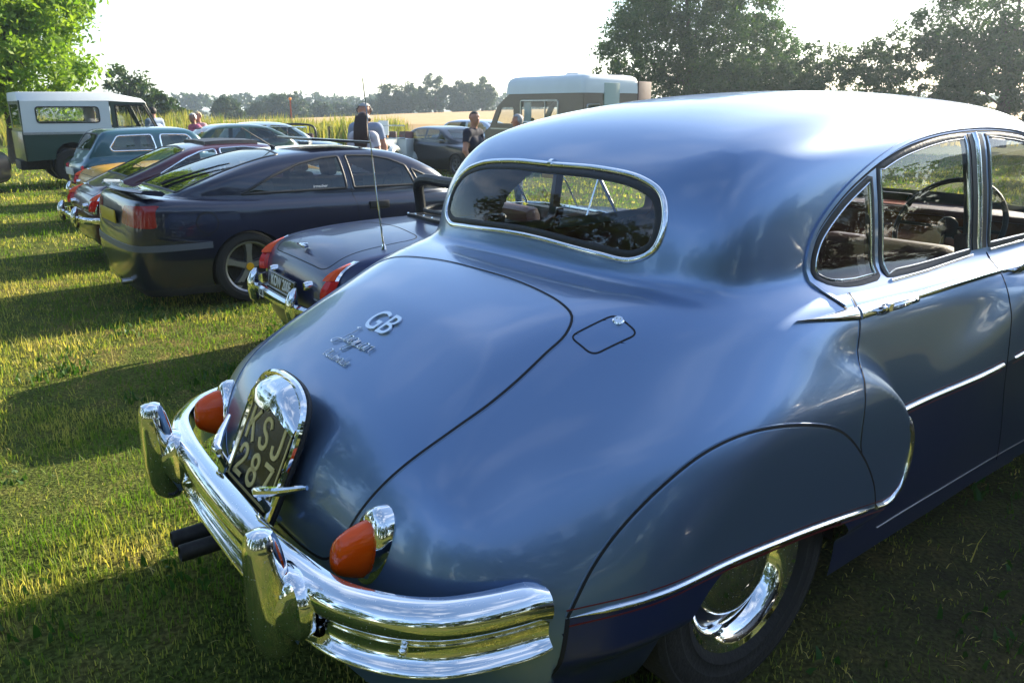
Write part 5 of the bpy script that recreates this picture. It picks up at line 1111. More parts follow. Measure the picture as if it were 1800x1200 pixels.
for y_ in (-.30, .30): cushion((1.72, y_, .72), (.14, .46, .56), 'seat_back', M['leather'], mg, -.2, .06); cushion((1.95, y_, .5), (.42, .46, .16), 'seat_cushion', M['leather'], mg, 0, .06)
cushion((2.40, 0, .80), (.10, 1.10, .16), 'dashboard', M['black'], mg, 0, .03)
# windscreen with chrome frame, quarter lights, tax disc and mirror
def scr(y, t): return Vector((2.50 - .20 * t - .10 * (abs(y) / .62) ** 2, y * (1 - .04 * t), .885 + .335 * t))
wsV = [scr(y_, t) for t in (0, 1) for y_ in np.linspace(-.60, .60, 13)]
ws = MB().add(wsV, [(k, k + 1, 13 + k + 1, 13 + k) for k in range(12)]).build('windscreen', M['glass_dusty'], mg)
MB().tube([scr(y_, 0) for y_ in np.linspace(-.6, .6, 13)] + [scr(y_, 1) for y_ in np.linspace(.6, -.6, 13)], .014, 8, closed=True).build('windscreen_frame', M['chrome'], ws)
MB().tube([scr(0, 0), scr(0, 1)], .006, 6).build('stay_rod', M['chrome'], ws)
p = scr(.34, .28); MB().lathe([(.022, .001), (.040, .001), (.040, .004), (.022, .004)], (0, 0, 0), 'X', 20).build('tax_disc', mat('yellow_paper_disc', (.62, .52, .16), .6), ws).location = p - Vector((.01, 0, 0))
MB().box(tuple(scr(.10, .80) - Vector((.06, 0, 0))), (.02, .19, .05)).build('interior_mirror', mat('ochre_mirror_back', (.50, .33, .07), .4), ws, bevel=.008)
for sg in (-1, 1):
    A = scr(sg * .60, 0); B = scr(sg * .60, .92); Cc = Vector((A.x - .32, sg * .60, A.z + .005))
    MB().tube([A, B, Cc], .009, 6, closed=True).build('quarter_light_frame', M['chrome'], ws); MB().add([A, B, Cc], [(0, 1, 2)]).build('quarter_light', M['glass'], ws, smooth=False)
# aerial on the rear wing, number plate, bumper sticker
p = ms_.top([(.50, -.55)])[0]; MB().tube([p, p + np.array([0, 0, .03])], [.016, .010], 10).tube([p + np.array([0, 0, .02]), p + np.array([-.03, 0, .35]), p + np.array([-.085, .0, 1.02])], [.006, .0045, .0028], 6).build('whip_aerial', M['chrome'], mg)
PN2 = Vector((-math.cos(R(8)), 0, math.sin(R(8)))); PU2 = Vector((math.sin(R(8)), 0, math.cos(R(8))))
po = MB(); pc = Vector((-.005, -.02, .560)); P8 = [pc + Vector((0, -1, 0)) * a + PU2 * b + PN2 * c for c in (0, -.012) for a, b in ((-.26, -.055), (.26, -.055), (.26, .055), (-.26, .055))]
po = po.add(P8, [(0, 1, 2, 3), (0, 4, 5, 1), (1, 5, 6, 2), (2, 6, 7, 3), (3, 7, 4, 0)]).build('number_plate', M['plate_black'], mg, smooth=False)
me = text_mesh('KOW 200E', .098, .001, 0, .0022, .80, 1.04); place_mesh(me, pc + PN2 * .001, (0, -1, 0), PU2); link('plate_characters', me, M['white'], po)
fr = [(-.255, -.050), (.255, -.050), (.255, .050), (-.255, .050)]; MB().tube([pc + Vector((0, -1, 0)) * a + PU2 * b + PN2 * .001 for a, b in fr], .0022, 4, closed=True).build('plate_border', M['white'], po)
bs_ = MB().add([Vector((-.066 - 0 * k, .27 - .10 * (k % 2), z_)) for k, z_ in ((0, .440), (1, .440), (1, .492), (0, .492))], [(0, 1, 2, 3)]).build('bumper_sticker', M['white'], mg, smooth=False)
me = text_mesh('GB', .05, .0005, 0, .001, .95); place_mesh(me, (-.0675, .22, .466), (0, -1, 0), (0, 0, 1)); link('sticker_letters', me, M['seal'], bs_)
for o_ in (bs_,): o_.location.x += -.005
# maroon fastback
M['maroon'] = paint('maroon_paint', (.060, .006, .016), .3, .15, .8, .02, .01)
sp_ = sports('gt'); sp_.update(h=.030, wheel=dict(y=.66, r=.31, w=.16, rim=.185, m=M['chrome'], cap=M['chrome']), glass=M['glass'])
gt, gs_ = gen_car('fastback_sports_car', 'maroon classic fastback with black fabric sunroof behind the dark coupe', -4.95, 8.92, 52, sp_, M['maroon'], z=-.09)
sports_tail(gt, gs_)
sr_ = roundpoly([(1.42, -.40), (2.02, -.38), (2.02, .38), (1.42, .40)], .06); gs_.strip(gs_.top([(1.40 + .011 * k, 0.) for k in range(58)]), [(.42, -.02), (.40, .022), (0, .030), (-.40, .022), (-.42, -.02)]).build('fabric_sunroof', M['vinyl'], gt)
# gold open car
M['gold'] = paint('mustard_gold_paint', (.62, .30, .005), .35, 0., .3, .03, .01)
sp_ = sports('roadster'); sp_.update(h=.036, wheel=dict(y=.66, r=.31, w=.16, rim=.185, m=M['chrome'], cap=M['chrome']))
sp_['cuts'] = [('cockpit', roundpoly([(1.30, -.55), (2.42, -.53), (2.46, 0), (2.42, .53), (1.30, .55), (1.2, 0)], .10), uv_top, lambda P: P[:, 2] > .7)]
gd, ds_ = gen_car('open_sports_car', 'mustard gold classic sports car between the maroon fastback and the teal small car', -6.45, 11.85, 52, sp_, M['gold'])
sports_tail(gd, ds_); ds_.panel('cockpit', 'hood_cover', M['vinyl'], gd, off=.01)
p = ds_.top([(.9, -.56)])[0]; MB().tube([p, p + np.array([.05, 0, .02]), p + np.array([.16, 0, .03])], [.01, .014, .02], 8).build('filler_cap', M['chrome'], gd)
# teal small saloon
M['teal'] = paint('teal_paint', (.020, .090, .125), .3, .15, .9, .03, .03)
mini = dict(h=.030, side=[(.14, .16), (.05, .26), (.02, .42), (.03, .58), (.08, .72), (.16, .80), (.35, .86), (.8, .875), (2.3, .87), (2.7, .80), (2.95, .68), (3.03, .5), (3.02, .22)], plan=[(.02, 0), (.03, .3), (.07, .5), (.16, .62), (.4, .69), (.9, .705), (2.3, .70), (2.8, .62), (3.0, .4), (3.04, 0)], R=.11, crown=.05, tuck=.25,
            cside=[(.12, .70), (.18, .84), (.26, .96), (.36, 1.12), (.45, 1.24), (.55, 1.305), (.8, 1.335), (1.2, 1.352), (1.7, 1.345), (1.95, 1.31), (2.1, 1.22), (2.3, 1.0), (2.42, .8)], csec=[(.69, .7), (.68, .85), (.65, 1.0), (.62, 1.15), (.575, 1.27), (.45, 1.335), (.25, 1.35)], cplan=[(.11, 0), (.13, .35), (.19, .52), (.4, .64), (1.0, .675), (1.9, .66), (2.25, .52), (2.42, 0)],
            cR=.07, blend=.05, waist=.9, wins=[roundpoly([(.60, .945), (.56, 1.0), (.70, 1.20), (1.28, 1.215), (1.33, .945)], .05), roundpoly([(1.43, .945), (1.42, 1.215), (1.9, 1.205), (2.12, .945)], .05)], trim=M['chrome'], trim_w=.014, rear_glass=[(0, 1.235), (.38, 1.23), (.46, 1.19), (.50, 1.02), (.46, .975), (0, .965)], rear_trim=M['rubber'], rear_where=lambda P: (P[:, 0] < .62) & (P[:, 2] > .9),
            front_glass=[(0, 1.26), (.42, 1.25), (.52, 1.2), (.56, .95), (0, .93)], front_x=1.9, arches=[(.50, .26, .275), (2.54, .26, .275)], wheel=dict(y=.60, r=.255, w=.14, rim=.14, m=M['steel'], cap=M['chrome']), glass=M['glass'], cab=(.5, 2.2, .56, .28, .92), seats=(.7, 1.55))
mn, mns = gen_car('small_saloon_car', 'small teal classic saloon with chrome-edged side windows in front of the off-roader', -7.85, 14.2, 50, mini, M['teal'])
for sg in (-1, 1):
    p = mns.rear([(sg * .56, .62)])[0]; b_ = loft([ering((p[0] - .02 * k, p[1], .62), (0, 1, 0), (0, 0, 1), .04 - .006 * k, .10 - .01 * k, 14) for k in range(3)]).build('tail_lamp', M['red_lens'], mn)
MB().box((.0, 0, .40), (.06, 1.2, .07)).build('rear_bumper', M['chrome'], mn, bevel=.02); MB().box((.005, 0, .60), (.02, .50, .12)).build('number_plate', M['white'], mn, bevel=.004)
# ------------------------------------------------------------------ boxy off-roader
M['lr_green'] = mat('dark_green_paint', (.012, .040, .028), .35, 0, .5, .08, noise=(3, .4, (.02, .05, .03)))
M['lr_white'] = mat('off_white_paint', (.62, .66, .66), .4, 0, .2, .1, noise=(2.5, .25, (.5, .52, .52)))
lr = empty('off_road_vehicle', (-10.65, 17.5, -.06), math.pi / 2 - R(52), 'dark green boxy off-roader with off-white hardtop parked under the bright tree', 'car')
def side_panels(poly, holes, y, th, nm, mm, par):
    """a flat side skin with window openings, built as strips between the openings"""
    bm = bmesh.new(); me = bpy.data.meshes.new(nm)
    outer = [bm.verts.new((a, 0, b)) for a, b in poly]; ed = [bm.edges.new((outer[i], outer[(i + 1) % len(outer)])) for i in range(len(outer))]
    for h in holes:
        vs = [bm.verts.new((a, 0, b)) for a, b in h]; ed += [bm.edges.new((vs[i], vs[(i + 1) % len(vs)])) for i in range(len(vs))]
    bmesh.ops.triangle_fill(bm, use_beauty=True, use_dissolve=False, edges=ed)
    ex = bmesh.ops.extrude_face_region(bm, geom=bm.faces[:]); vs = [g_ for g_ in ex['geom'] if isinstance(g_, bmesh.types.BMVert)]
    for v in vs: v.co.y += th
    for v in bm.verts: v.co.y += y
    bmesh.ops.recalc_face_normals(bm, faces=bm.faces); bm.to_mesh(me); bm.free(); return link(nm, me, mm, par)
win_lr = roundpoly([(.28, 1.30), (1.48, 1.30), (1.48, 1.62), (.28, 1.62)], .07)
dwin_lr = roundpoly([(1.82, 1.17), (2.62, 1.17), (2.40, 1.66), (1.82, 1.66)], .02)
arch = [(.52, .55), (.55, .72), (.68, .86), (.86, .90), (1.04, .86), (1.17, .72), (1.20, .55)]
for sg in (-1, 1):
    y = sg * .80; th = -sg * .03
    side_panels([(0, 1.10), (1.70, 1.10), (1.70, 1.74), (.02, 1.74)], [win_lr], y, th, 'hardtop_side', M['lr_white'], lr)
    side_panels([(0, .52)] + arch + [(1.70, .50), (1.70, 1.085), (0, 1.085)], [], y * 1.03, th, 'body_side', M['lr_green'], lr)
    d_ = side_panels([(1.72, .50), (2.62, .50), (2.62, 1.09), (2.70, 1.12), (2.44, 1.72), (1.72, 1.74)], [dwin_lr], y * 1.01, th, 'door', M['lr_green'], lr)
    MB().prism(win_lr, y - .01, y - .004).build('side_window', M['glass'], lr, smooth=False); MB().tube([(a, y + sg * .004, b) for a, b in win_lr], .014, 6, closed=True).build('window_rubber', M['rubber'], lr)
    MB().prism(dwin_lr, y - .01, y - .004).build('door_window', M['glass'], d_, smooth=False); MB().tube([(a, y * 1.01, b) for a, b in dwin_lr], .018, 6, closed=True).build('window_frame', M['black'], d_)
    MB().tube([(2.12, y, 1.17), (2.12, y, 1.66)], .010, 6).build('sliding_pane_bar', M['black'], d_)
    MB().prism([(2.72, .55), (3.02, .55), (3.05, .75), (3.18, .88), (3.42, .88), (3.54, .75), (3.56, .6), (3.62, .6), (3.62, .98), (2.72, 1.0)], y * .98, y * .70).build('front_wing', M['lr_green'], lr, bevel=.02)
    MB().box((.85, y * 1.04, 1.085), (1.72, .02, .05)).build('waist_capping', M['steel'], lr)
    MB().box((.005, sg * .72, .72), (.03, .08, .08)).build('tail_lamp', M['red_lens'], lr)
    for cx in (.86, 3.30): wheel(lr, (cx, sg * .70, .385), sg, .385, .19, .21, M['lr_green'], 'disc', cap=M['steel']); MB().lathe([(.44, 0), (.44, -sg * .3), (0, -sg * .3)], (cx, sg * .76, .46), 'Y', 18).build('wheel_housing', M['interior_dark'], lr)
MB().add([(-.02, -.78, 1.74), (1.72, -.78, 1.75), (2.50, -.74, 1.70), (-.02, -.66, 1.92), (1.72, -.66, 1.94), (2.42, -.64, 1.80), (-.02, .66, 1.92), (1.72, .66, 1.94), (2.42, .64, 1.80), (-.02, .78, 1.74), (1.72, .78, 1.75), (2.50, .74, 1.70)],
         [(0, 1, 4, 3), (1, 2, 5, 4), (3, 4, 7, 6), (4, 5, 8, 7), (6, 7, 10, 9), (7, 8, 11, 10), (0, 3, 6, 9), (2, 11, 8, 5)]).build('roof', M['lr_white'], lr, bevel=.03)
MB().box((-.01, 0, .82), (.04, 1.6, .60)).build('tailgate', M['lr_green'], lr, bevel=.01); MB().box((.005, 0, 1.14), (.03, 1.56, .08)).box((.005, -.70, 1.42), (.03, .18, .62)).box((.005, .70, 1.42), (.03, .18, .62)).box((.005, 0, 1.71), (.03, 1.56, .08)).build('rear_hatch', M['lr_green'], lr)
MB().box((.0, 0, 1.42), (.008, 1.24, .52)).build('rear_window', M['glass'], lr, smooth=False)
MB().prism([(2.62, .6), (3.55, .6), (3.62, .98), (3.55, 1.02), (2.62, 1.10)], -.55, .55).build('bonnet', M['lr_green'], lr, bevel=.03); MB().box((3.64, 0, .72), (.03, 1.0, .42)).build('grille', M['steel'], lr)
MB().add([(2.68, -.72, 1.13), (2.44, -.70, 1.70), (2.44, .70, 1.70), (2.68, .72, 1.13)], [(0, 1, 2, 3)]).build('windscreen', M['glass'], lr, smooth=False)
MB().tube([(2.69, -.74, 1.12), (2.45, -.71, 1.71), (2.45, .71, 1.71), (2.69, .74, 1.12)], .022, 6, closed=True).build('windscreen_frame', M['lr_green'], lr); MB().tube([(2.565, 0, 1.12), (2.45, 0, 1.71)], .015, 6).build('windscreen_bar', M['black'], lr)
cushion((1.6, 0, .55), (3.0, 1.3, .06), 'floor', M['interior_dark'], lr, 0, .01); cushion((1.5, 0, .42), (3.2, .8, .2), 'chassis', M['exhaust'], lr, 0, .02)
for y_ in (-.4, .4): cushion((1.80, y_, .98), (.10, .5, .5), 'seat_back', M['interior_dark'], lr, -.15, .04)
c = Vector((2.32, -.38, 1.16)); MB().tube([c + Vector((0, 1, 0)) * .2 * math.cos(a) + Vector((.55, 0, .83)) * .2 * math.sin(a) for a in np.linspace(0, 6.283, 20, endpoint=False)], .014, 6, closed=True).build('steering_wheel', M['black'], lr)
# ------------------------------------------------------------------ motorhome
M['mh_brown'] = mat('brown_panel', (.17, .125, .085), .4, 0, .3, .1, noise=(2, .3, (.20, .15, .105)))

MX, MY = 3.05, 25.2
mh = empty('motorhome', (MX, MY, gz1(MX, MY)), math.pi / 2 - R(-38), 'brown motorhome with white rounded roof and its rear door swung open, behind the two men', 'motorhome'); mh.scale = (1.08, 1.12, 1.04); mh.location.z += .12
prof = [(0, .40), (0, 2.12), (3.35, 2.12), (3.95, 1.75), (4.35, 1.10), (4.62, .95), (4.62, .45)]
win_m = roundpoly([(1.05, 1.28), (2.75, 1.28), (2.75, 1.92), (1.05, 1.92)], .07); cabw = roundpoly([(3.12, 1.22), (4.02, 1.22), (3.72, 1.72), (3.12, 1.72)], .04)
for sg in (-1, 1):
    side_panels(prof, [win_m, cabw], sg * 1.05, -sg * .04, 'body_side', M['mh_brown'], mh)
    wo = MB().prism(win_m, sg * 1.045 - .01, sg * 1.045 + .0).build('side_window', M['glass'], mh, smooth=False); MB().tube([(a, sg * 1.055, b) for a, b in win_m], .028, 6, closed=True).build('window_frame', M['steel'], wo)
    MB().tube([(1.62, sg * 1.055, 1.28), (1.62, sg * 1.055, 1.92)], .02, 6).build('window_bar', M['steel'], wo)
    MB().prism(cabw, sg * 1.045 - .01, sg * 1.045).build('cab_window', M['glass'], mh, smooth=False)
    cu = MB(); 
    for k in range(9): cu.box((2.36 + .035 * k, sg * (.99 + .012 * (k % 2)), 1.60), (.04, .02, .62))
    cu.build('curtain', mat('pale_curtain', (.45, .55, .55), .9), mh)
    for cx in (1.0, 3.75): wheel(mh, (cx, sg * .90, .34), sg, .34, .19, .19, M['steel'], 'disc', cap=M['chrome'])
    MB().box((2.2, sg * 1.057, 1.05), (4.2, .012, .04)).build('waist_strip', M['steel'], mh)
# rounded white roof
rr_ = []
for t, zz in ((0, 2.12), (.10, 2.30), (.25, 2.46), (.45, 2.56), (.7, 2.62), (1, 2.64)):
    w_ = 1.08 - .30 * t ** 2 * .9 - .0; x0 = -.04 + .22 * t ** 2; x1 = 3.42 + .10 * (1 - t) - .25 * t ** 2
    rr_.append([tuple(q) + (zz,) for q in roundpoly([(x0, -w_), (x1, -w_), (x1, w_), (x0, w_)], .16 + .12 * t, 5)])
loft(rr_).build('roof', M['lr_white'], mh, sharp=60); MB().box((1.2, .2, 2.68), (.6, .55, .08), taper=.8).build('roof_vent', M['white'], mh, bevel=.02)
# rear wall with doorway, door swung out, small window
side = [(-1.05, .40), (-.28, .40), (-.28, 2.10), (.32, 2.10), (.32, .40), (1.05, .40), (1.05, 2.12), (-1.05, 2.12)]
rwin = roundpoly([(.46, 1.30), (.92, 1.30), (.92, 1.80), (.46, 1.80)], .05)
w3 = side_panels([(.34, .40), (1.04, .40), (1.04, 2.12), (.34, 2.12)], [rwin], 0, .04, 'rear_wall', M['mh_brown'], mh); w3.rotation_euler = (0, 0, math.pi / 2); w3.location = (.02, 0, 0)
w4 = side_panels([(-1.04, .40), (-.30, .40), (-.30, 2.12), (-1.04, 2.12)], [], 0, .04, 'rear_wall', M['mh_brown'], mh); w4.rotation_euler = (0, 0, math.pi / 2); w4.location = (.02, 0, 0)
MB().tube([(-.03, a, b) for a, b in rwin], .025, 6, closed=True).build('rear_window_frame', M['steel'], mh); MB().prism(rwin, 0.0, .006, 'X').build('rear_window', M['glass'], mh, smooth=False)
dr = MB().box((0, -.38, 1.42), (.04, .74, 1.98)).build('rear_door', mat('red_brown_door', (.075, .032, .024), .5, noise=(3, .3)), mh, bevel=.03); dr.location = (-.03, -1.0, .06); dr.rotation_euler = (0, 0, R(14))
MB().box((-.03, .02, 1.45), (.05, .58, 1.92)).build('doorway_lining', bpy.data.materials['pale_green_cupboard'] if 'pale_green_cupboard' in bpy.data.materials else mat('pale_green_cupboard', (.35, .42, .36), .6), mh, bevel=.02)
MB().box((-.025, -.33, 1.50), (.012, .36, .34)).build('door_window', M['glass'], dr, smooth=False)
cushion((1.6, 0, .50), (3.1, 2.0, .06), 'floor', M['carpet'], mh, 0, .01); cushion((1.3, -.75, .95), (1.6, .45, .85), 'cupboard', bpy.data.materials['pale_green_cupboard'], mh, 0, .02); cushion((.6, .15, 1.2), (.04, .5, 1.7), 'inner_curtain', bpy.data.materials['pale_curtain'], mh, 0, .01)
for y_ in (-.5, .5): cushion((3.2, y_, 1.05), (.14, .5, .7), 'cab_seat', M['interior_dark'], mh, -.15, .05)
MB().add([(3.97, -1.0, 1.72), (4.36, -1.0, 1.10), (4.36, 1.0, 1.10), (3.97, 1.0, 1.72)], [(0, 1, 2, 3)]).build('windscreen', M['glass'], mh, smooth=False); MB().box((4.5, 0, .75), (.2, 2.0, .5)).build('front_panel', M['mh_brown'], mh, bevel=.04)
MB().add([(3.38, -1.03, 2.12), (3.97, -1.03, 1.73), (3.97, 1.03, 1.73), (3.38, 1.03, 2.12)], [(0, 1, 2, 3)]).build('cab_roof', M['mh_brown'], mh, smooth=False)
# ------------------------------------------------------------------ cars farther off
def saloon_spec(L, W, H, hb, xr, xf, h=.05, **kw):
    """plain three-box spec: hb waist height, cabin from xr to xf"""
    hw = W / 2
    d = dict(h=h, cell=.04, side=[(.14, .16), (.03, .28), (0, .45), (.03, hb * .82), (.12, hb * .97), (.5, hb), (L * .5, hb * 1.01), (L * .72, hb * .98), (L * .92, hb * .84), (L - .02, hb * .6), (L - .02, .22)],
             plan=[(0, 0), (.02, hw * .6), (.12, hw * .86), (.6, hw * .98), (L * .5, hw), (L * .85, hw * .95), (L - .12, hw * .75), (L - .02, hw * .4), (L, 0)], R=.10, crown=.05,
             cside=[(xr, hb - .08), (xr + .12, hb + .02), (xr + .45, H - .14), (xr + .75, H - .03), ((xr + xf) / 2, H), (xf - .95, H - .04), (xf - .7, H - .12), (xf - .15, hb + .04), (xf, hb - .08)],
             csec=[(hw * .96, hb - .12), (hw * .93, hb), (hw * .84, hb + .22), (hw * .74, H - .09), (hw * .5, H - .01)], cplan=[(xr, 0), (xr + .02, hw * .5), (xr + .3, hw * .82), ((xr + xf) / 2, hw * .93), (xf - .3, hw * .8), (xf - .02, hw * .4), (xf, 0)], cR=.07, blend=.04,
             waist=hb + .01, wins=[roundpoly([(xr + .35, hb + .05), (xr + .62, H - .12), ((xr + xf) / 2 - .08, H - .09), ((xr + xf) / 2 - .08, hb + .05)], .03), roundpoly([((xr + xf) / 2 + .02, hb + .05), ((xr + xf) / 2 + .02, H - .09), (xf - .85, H - .12), (xf - .42, hb + .05)], .03)],
             rear_glass=[(0, H - .10), (hw * .5, H - .11), (hw * .62, hb + .12), (hw * .6, hb + .06), (0, hb + .05)], rear_where=lambda P: (P[:, 0] < xr + .75) & (P[:, 2] > hb), front_glass=[(0, H - .10), (hw * .5, H - .11), (hw * .66, hb + .08), (0, hb + .06)], front_x=xf - 1.0,
             arches=[(L * .20, .30, .33), (L * .80, .30, .33)], wheel=dict(y=hw - .11, r=.30, w=.18, rim=.19, m=M['alloy'], style='disc', cap=M['chrome']), glass=M['glass_dark'])
    d.update(kw); return d
def fx(u, d): return ((u - 900) / 1438.6 * d, d)
# black saloon facing the camera's right
sp_ = saloon_spec(4.43, 1.70, 1.38, .92, .55, 3.35, .045); sp_['wheel']['style'] = 'spoke'; sp_['wheel']['cap'] = None
x_, y_ = fx(722, 26.5); bk, bks = gen_car('saloon_car', 'black modern saloon with small boot spoiler left of the man in the dark polo', x_, y_, 140, sp_, M['gloss_black'])
for sg in (-1, 1):
    MB().box((4.36, sg * .58, .62), (.06, .36, .13)).build('headlamp', M['chrome'], bk, bevel=.03); MB().box((4.40, sg * .13, .66), (.05, .20, .11)).build('grille', M['chrome'], bk, bevel=.03); MB().box((3.0, sg * .93, .95), (.12, .18, .12)).build('door_mirror', M['gloss_black'], bk, bevel=.04)
MB().box((.10, 0, 1.02), (.20, 1.3, .03)).box((.16, -.55, .96), (.06, .03, .10)).box((.16, .55, .96), (.06, .03, .10)).build('boot_spoiler', M['gloss_black'], bk)
MB().box((4.44, 0, .42), (.02, .52, .11)).build('number_plate', M['white'], bk)
# pale car behind it, only the roof shows
x_, y_ = fx(770, 31); gen_car('saloon_car', 'pale silver car whose roof shows behind the black saloon', x_, y_, 120, saloon_spec(4.2, 1.68, 1.50, .95, .3, 3.2), paint('silver_paint', (.50, .53, .56), .3, .6, .8, .04))
# light blue car and dark green car behind the small teal one
x_, y_ = fx(352, 22); gen_car('saloon_car', 'light blue saloon roof beyond the maroon fastback, beside the two women', x_, y_, 60, saloon_spec(4.0, 1.6, 1.40, .90, .3, 3.0), paint('pale_blue_paint', (.33, .45, .55), .35, .1, .8, .05))
x_, y_ = fx(285, 17.5); gen_car('saloon_car', 'dark green saloon whose roof shows just past the teal small car', x_, y_, 55, saloon_spec(3.9, 1.55, 1.36, .88, .3, 2.9), paint('bottle_green_paint', (.012, .045, .030), .3, .1, .9, .04))
# dark car at the left frame edge
x_, y_ = fx(-462, 15.0); dk, dks = gen_car('vintage_saloon_car', 'near-black vintage saloon cut off by the left frame edge with chrome wheel disc', x_, y_, 75, saloon_spec(4.2, 1.66, 1.50, .95, .3, 3.0, trim=M['chrome'], wheel=dict(y=.74, r=.33, w=.16, rim=.20, m=M['chrome'], style='disc', cap=M['chrome'])), M['gloss_black'], z=-.05)
# the pale vintage tourer, seen from the front
M['ivory'] = paint('pale_ivory_paint', (.55, .58, .56), .35, 0, .8, .05)
def tourer(name, label, u, d, az, pm, hoop=False):
    x_, y_ = fx(u, d); e = empty(name, (x_, y_, gz1(x_, y_)), math.pi / 2 - R(az), label, 'car')
    MB().prism([(.15, .42), (.1, .95), (1.1, 1.0), (1.75, 1.02), (1.75, .42)], -.55, .55).build('body', pm, e, bevel=.05)
    MB().prism([(1.75, .45), (1.75, 1.02), (3.15, .98), (3.2, .5)], -.30, .30).build('bonnet', pm, e, bevel=.09); MB().box((3.22, 0, .76), (.06, .50, .50)).build('grille', M['chrome'], e, bevel=.02)
    for sg in (-1, 1):
        MB().tube(spline([(3.55, sg * .58, .45), (3.35, sg * .60, .72), (3.0, sg * .60, .80), (2.6, sg * .60, .62), (2.1, sg * .62, .40), (1.2, sg * .62, .38), (.95, sg * .60, .60), (.6, sg * .60, .82), (.2, sg * .60, .74), (-.02, sg * .60, .45)], 40), .095, 8).build('wing', pm, e)
        loft([ering((3.20 - .06 * k, sg * .42, .86), (0, 1, 0), (0, 0, 1), r_, r_, 14) for k, r_ in ((-.6, .02), (-.5, .085), (0, .095), (2, .07), (3.5, .02))]).build('headlamp', M['chrome'], e)
        for cx in (.6, 3.05): wheel(e, (cx, sg * .60, .34), sg, .34, .13, .23, M['chrome'], 'spoke', cap=None, spokes=9)
    ws_ = MB().box((1.80, 0, 1.20), (.012, 1.05, .36)).build('windscreen', M['glass'], e, smooth=False); MB().tube([(1.80, -.53, 1.02), (1.80, -.53, 1.39), (1.80, .53, 1.39), (1.80, .53, 1.02)], .018, 6, closed=True).build('windscreen_frame', M['chrome'], ws_)
    MB().tube([(1.80, 0, 1.02), (1.80, 0, 1.38)], .012, 6).build('windscreen_bar', M['chrome'], ws_)
    for y_ in (-.27, .27): cushion((.85, y_, .95), (.12, .46, .5), 'seat_back', M['leather'], e, -.15, .05)
    MB().tube([(3.5, -.55, .45), (3.56, 0, .45), (3.5, .55, .45)], .035, 8).build('front_bumper', M['chrome'], e)
    if hoop: MB().tube(spline([(.75, -.55, .9), (.75, -.54, 1.30), (.75, -.46, 1.40), (.75, .46, 1.40), (.75, .54, 1.30), (.75, .55, .9)], 30), .03, 8).build('roll_bar', M['black'], e)
    return e
t_ = tourer('open_tourer', 'pale ivory vintage open tourer facing the camera right of the couple', 712, 26, 190, M['ivory'])
MB().box((1.80, -.12, 1.32), (.03, .30, .42)).build('windscreen_sticker', M['white'], t_)
tourer('open_tourer', 'small dark open car with black roll bar beyond the coupe roof', 528, 24, 178, M['gloss_black'], True)
# fence posts and a thin rusty marker pole at the field edge
for i, (u, d, h_) in enumerate(((505, 38, 1.1), (540, 38.5, 1.1), (575, 39, 1.05), (432, 37, 1.1))):
    x_, y_ = fx(u, d); p = MB().tube([(0, 0, -.1), (.01, 0, h_ * .5), (.03, .01, h_)], [.06, .055, .05], 7).build('fence_post', BARK, None); p.location = (x_, y_, gz1(x_, y_))
    p['label'] = ['weathered wooden fence post left of the roll-bar car', 'weathered wooden fence post behind the roll bar', 'weathered wooden fence post right of the roll-bar car', 'leftmost weathered wooden fence post at the field edge'][i]; p['category'] = 'post'; p['group'] = 'fence posts at the field edge'
x_, y_ = fx(511, 60); p = MB().tube([(0, 0, 0), (0, 0, 2.6)], .06, 6).build('marker_pole', mat('rusty_red_pole', (.25, .06, .03), .7), None); p.location = (x_, y_, -.5); p['label'] = 'thin rusty red pole with orange top rising from the weeds'; p['category'] = 'pole'
q = MB().sphere((0, 0, 2.68), .11, 10).build('orange_top', mat('orange_cap', (.75, .28, .03), .5), p)
# parked car added out of view on the right to shade the near grass
sp_ = saloon_spec(4.5, 1.74, 1.52, .98, .5, 3.4, .06, glass=M['glass_dark']); rx, ry, _ = row_pos(1.35, -1.75); gen_car('saloon_car', 'added dark grey saloon, unseen beyond the right frame edge, shading the grass by the blue saloon', rx, ry, 53, sp_, paint('charcoal_paint', (.03, .03, .034), .3, .4, .9, .04))
# added off-roader, unseen past the right frame edge, shading grass beside the saloon
shade_lr = copy_tree(lr); lx, ly, _ = row_pos(5.75, .50); shade_lr.location = (lx, ly, 0); shade_lr.rotation_euler = (0, 0, HEAD); shade_lr['label'] = 'added off-roader ahead of the blue saloon, unseen beyond the right frame edge, shading the grass'
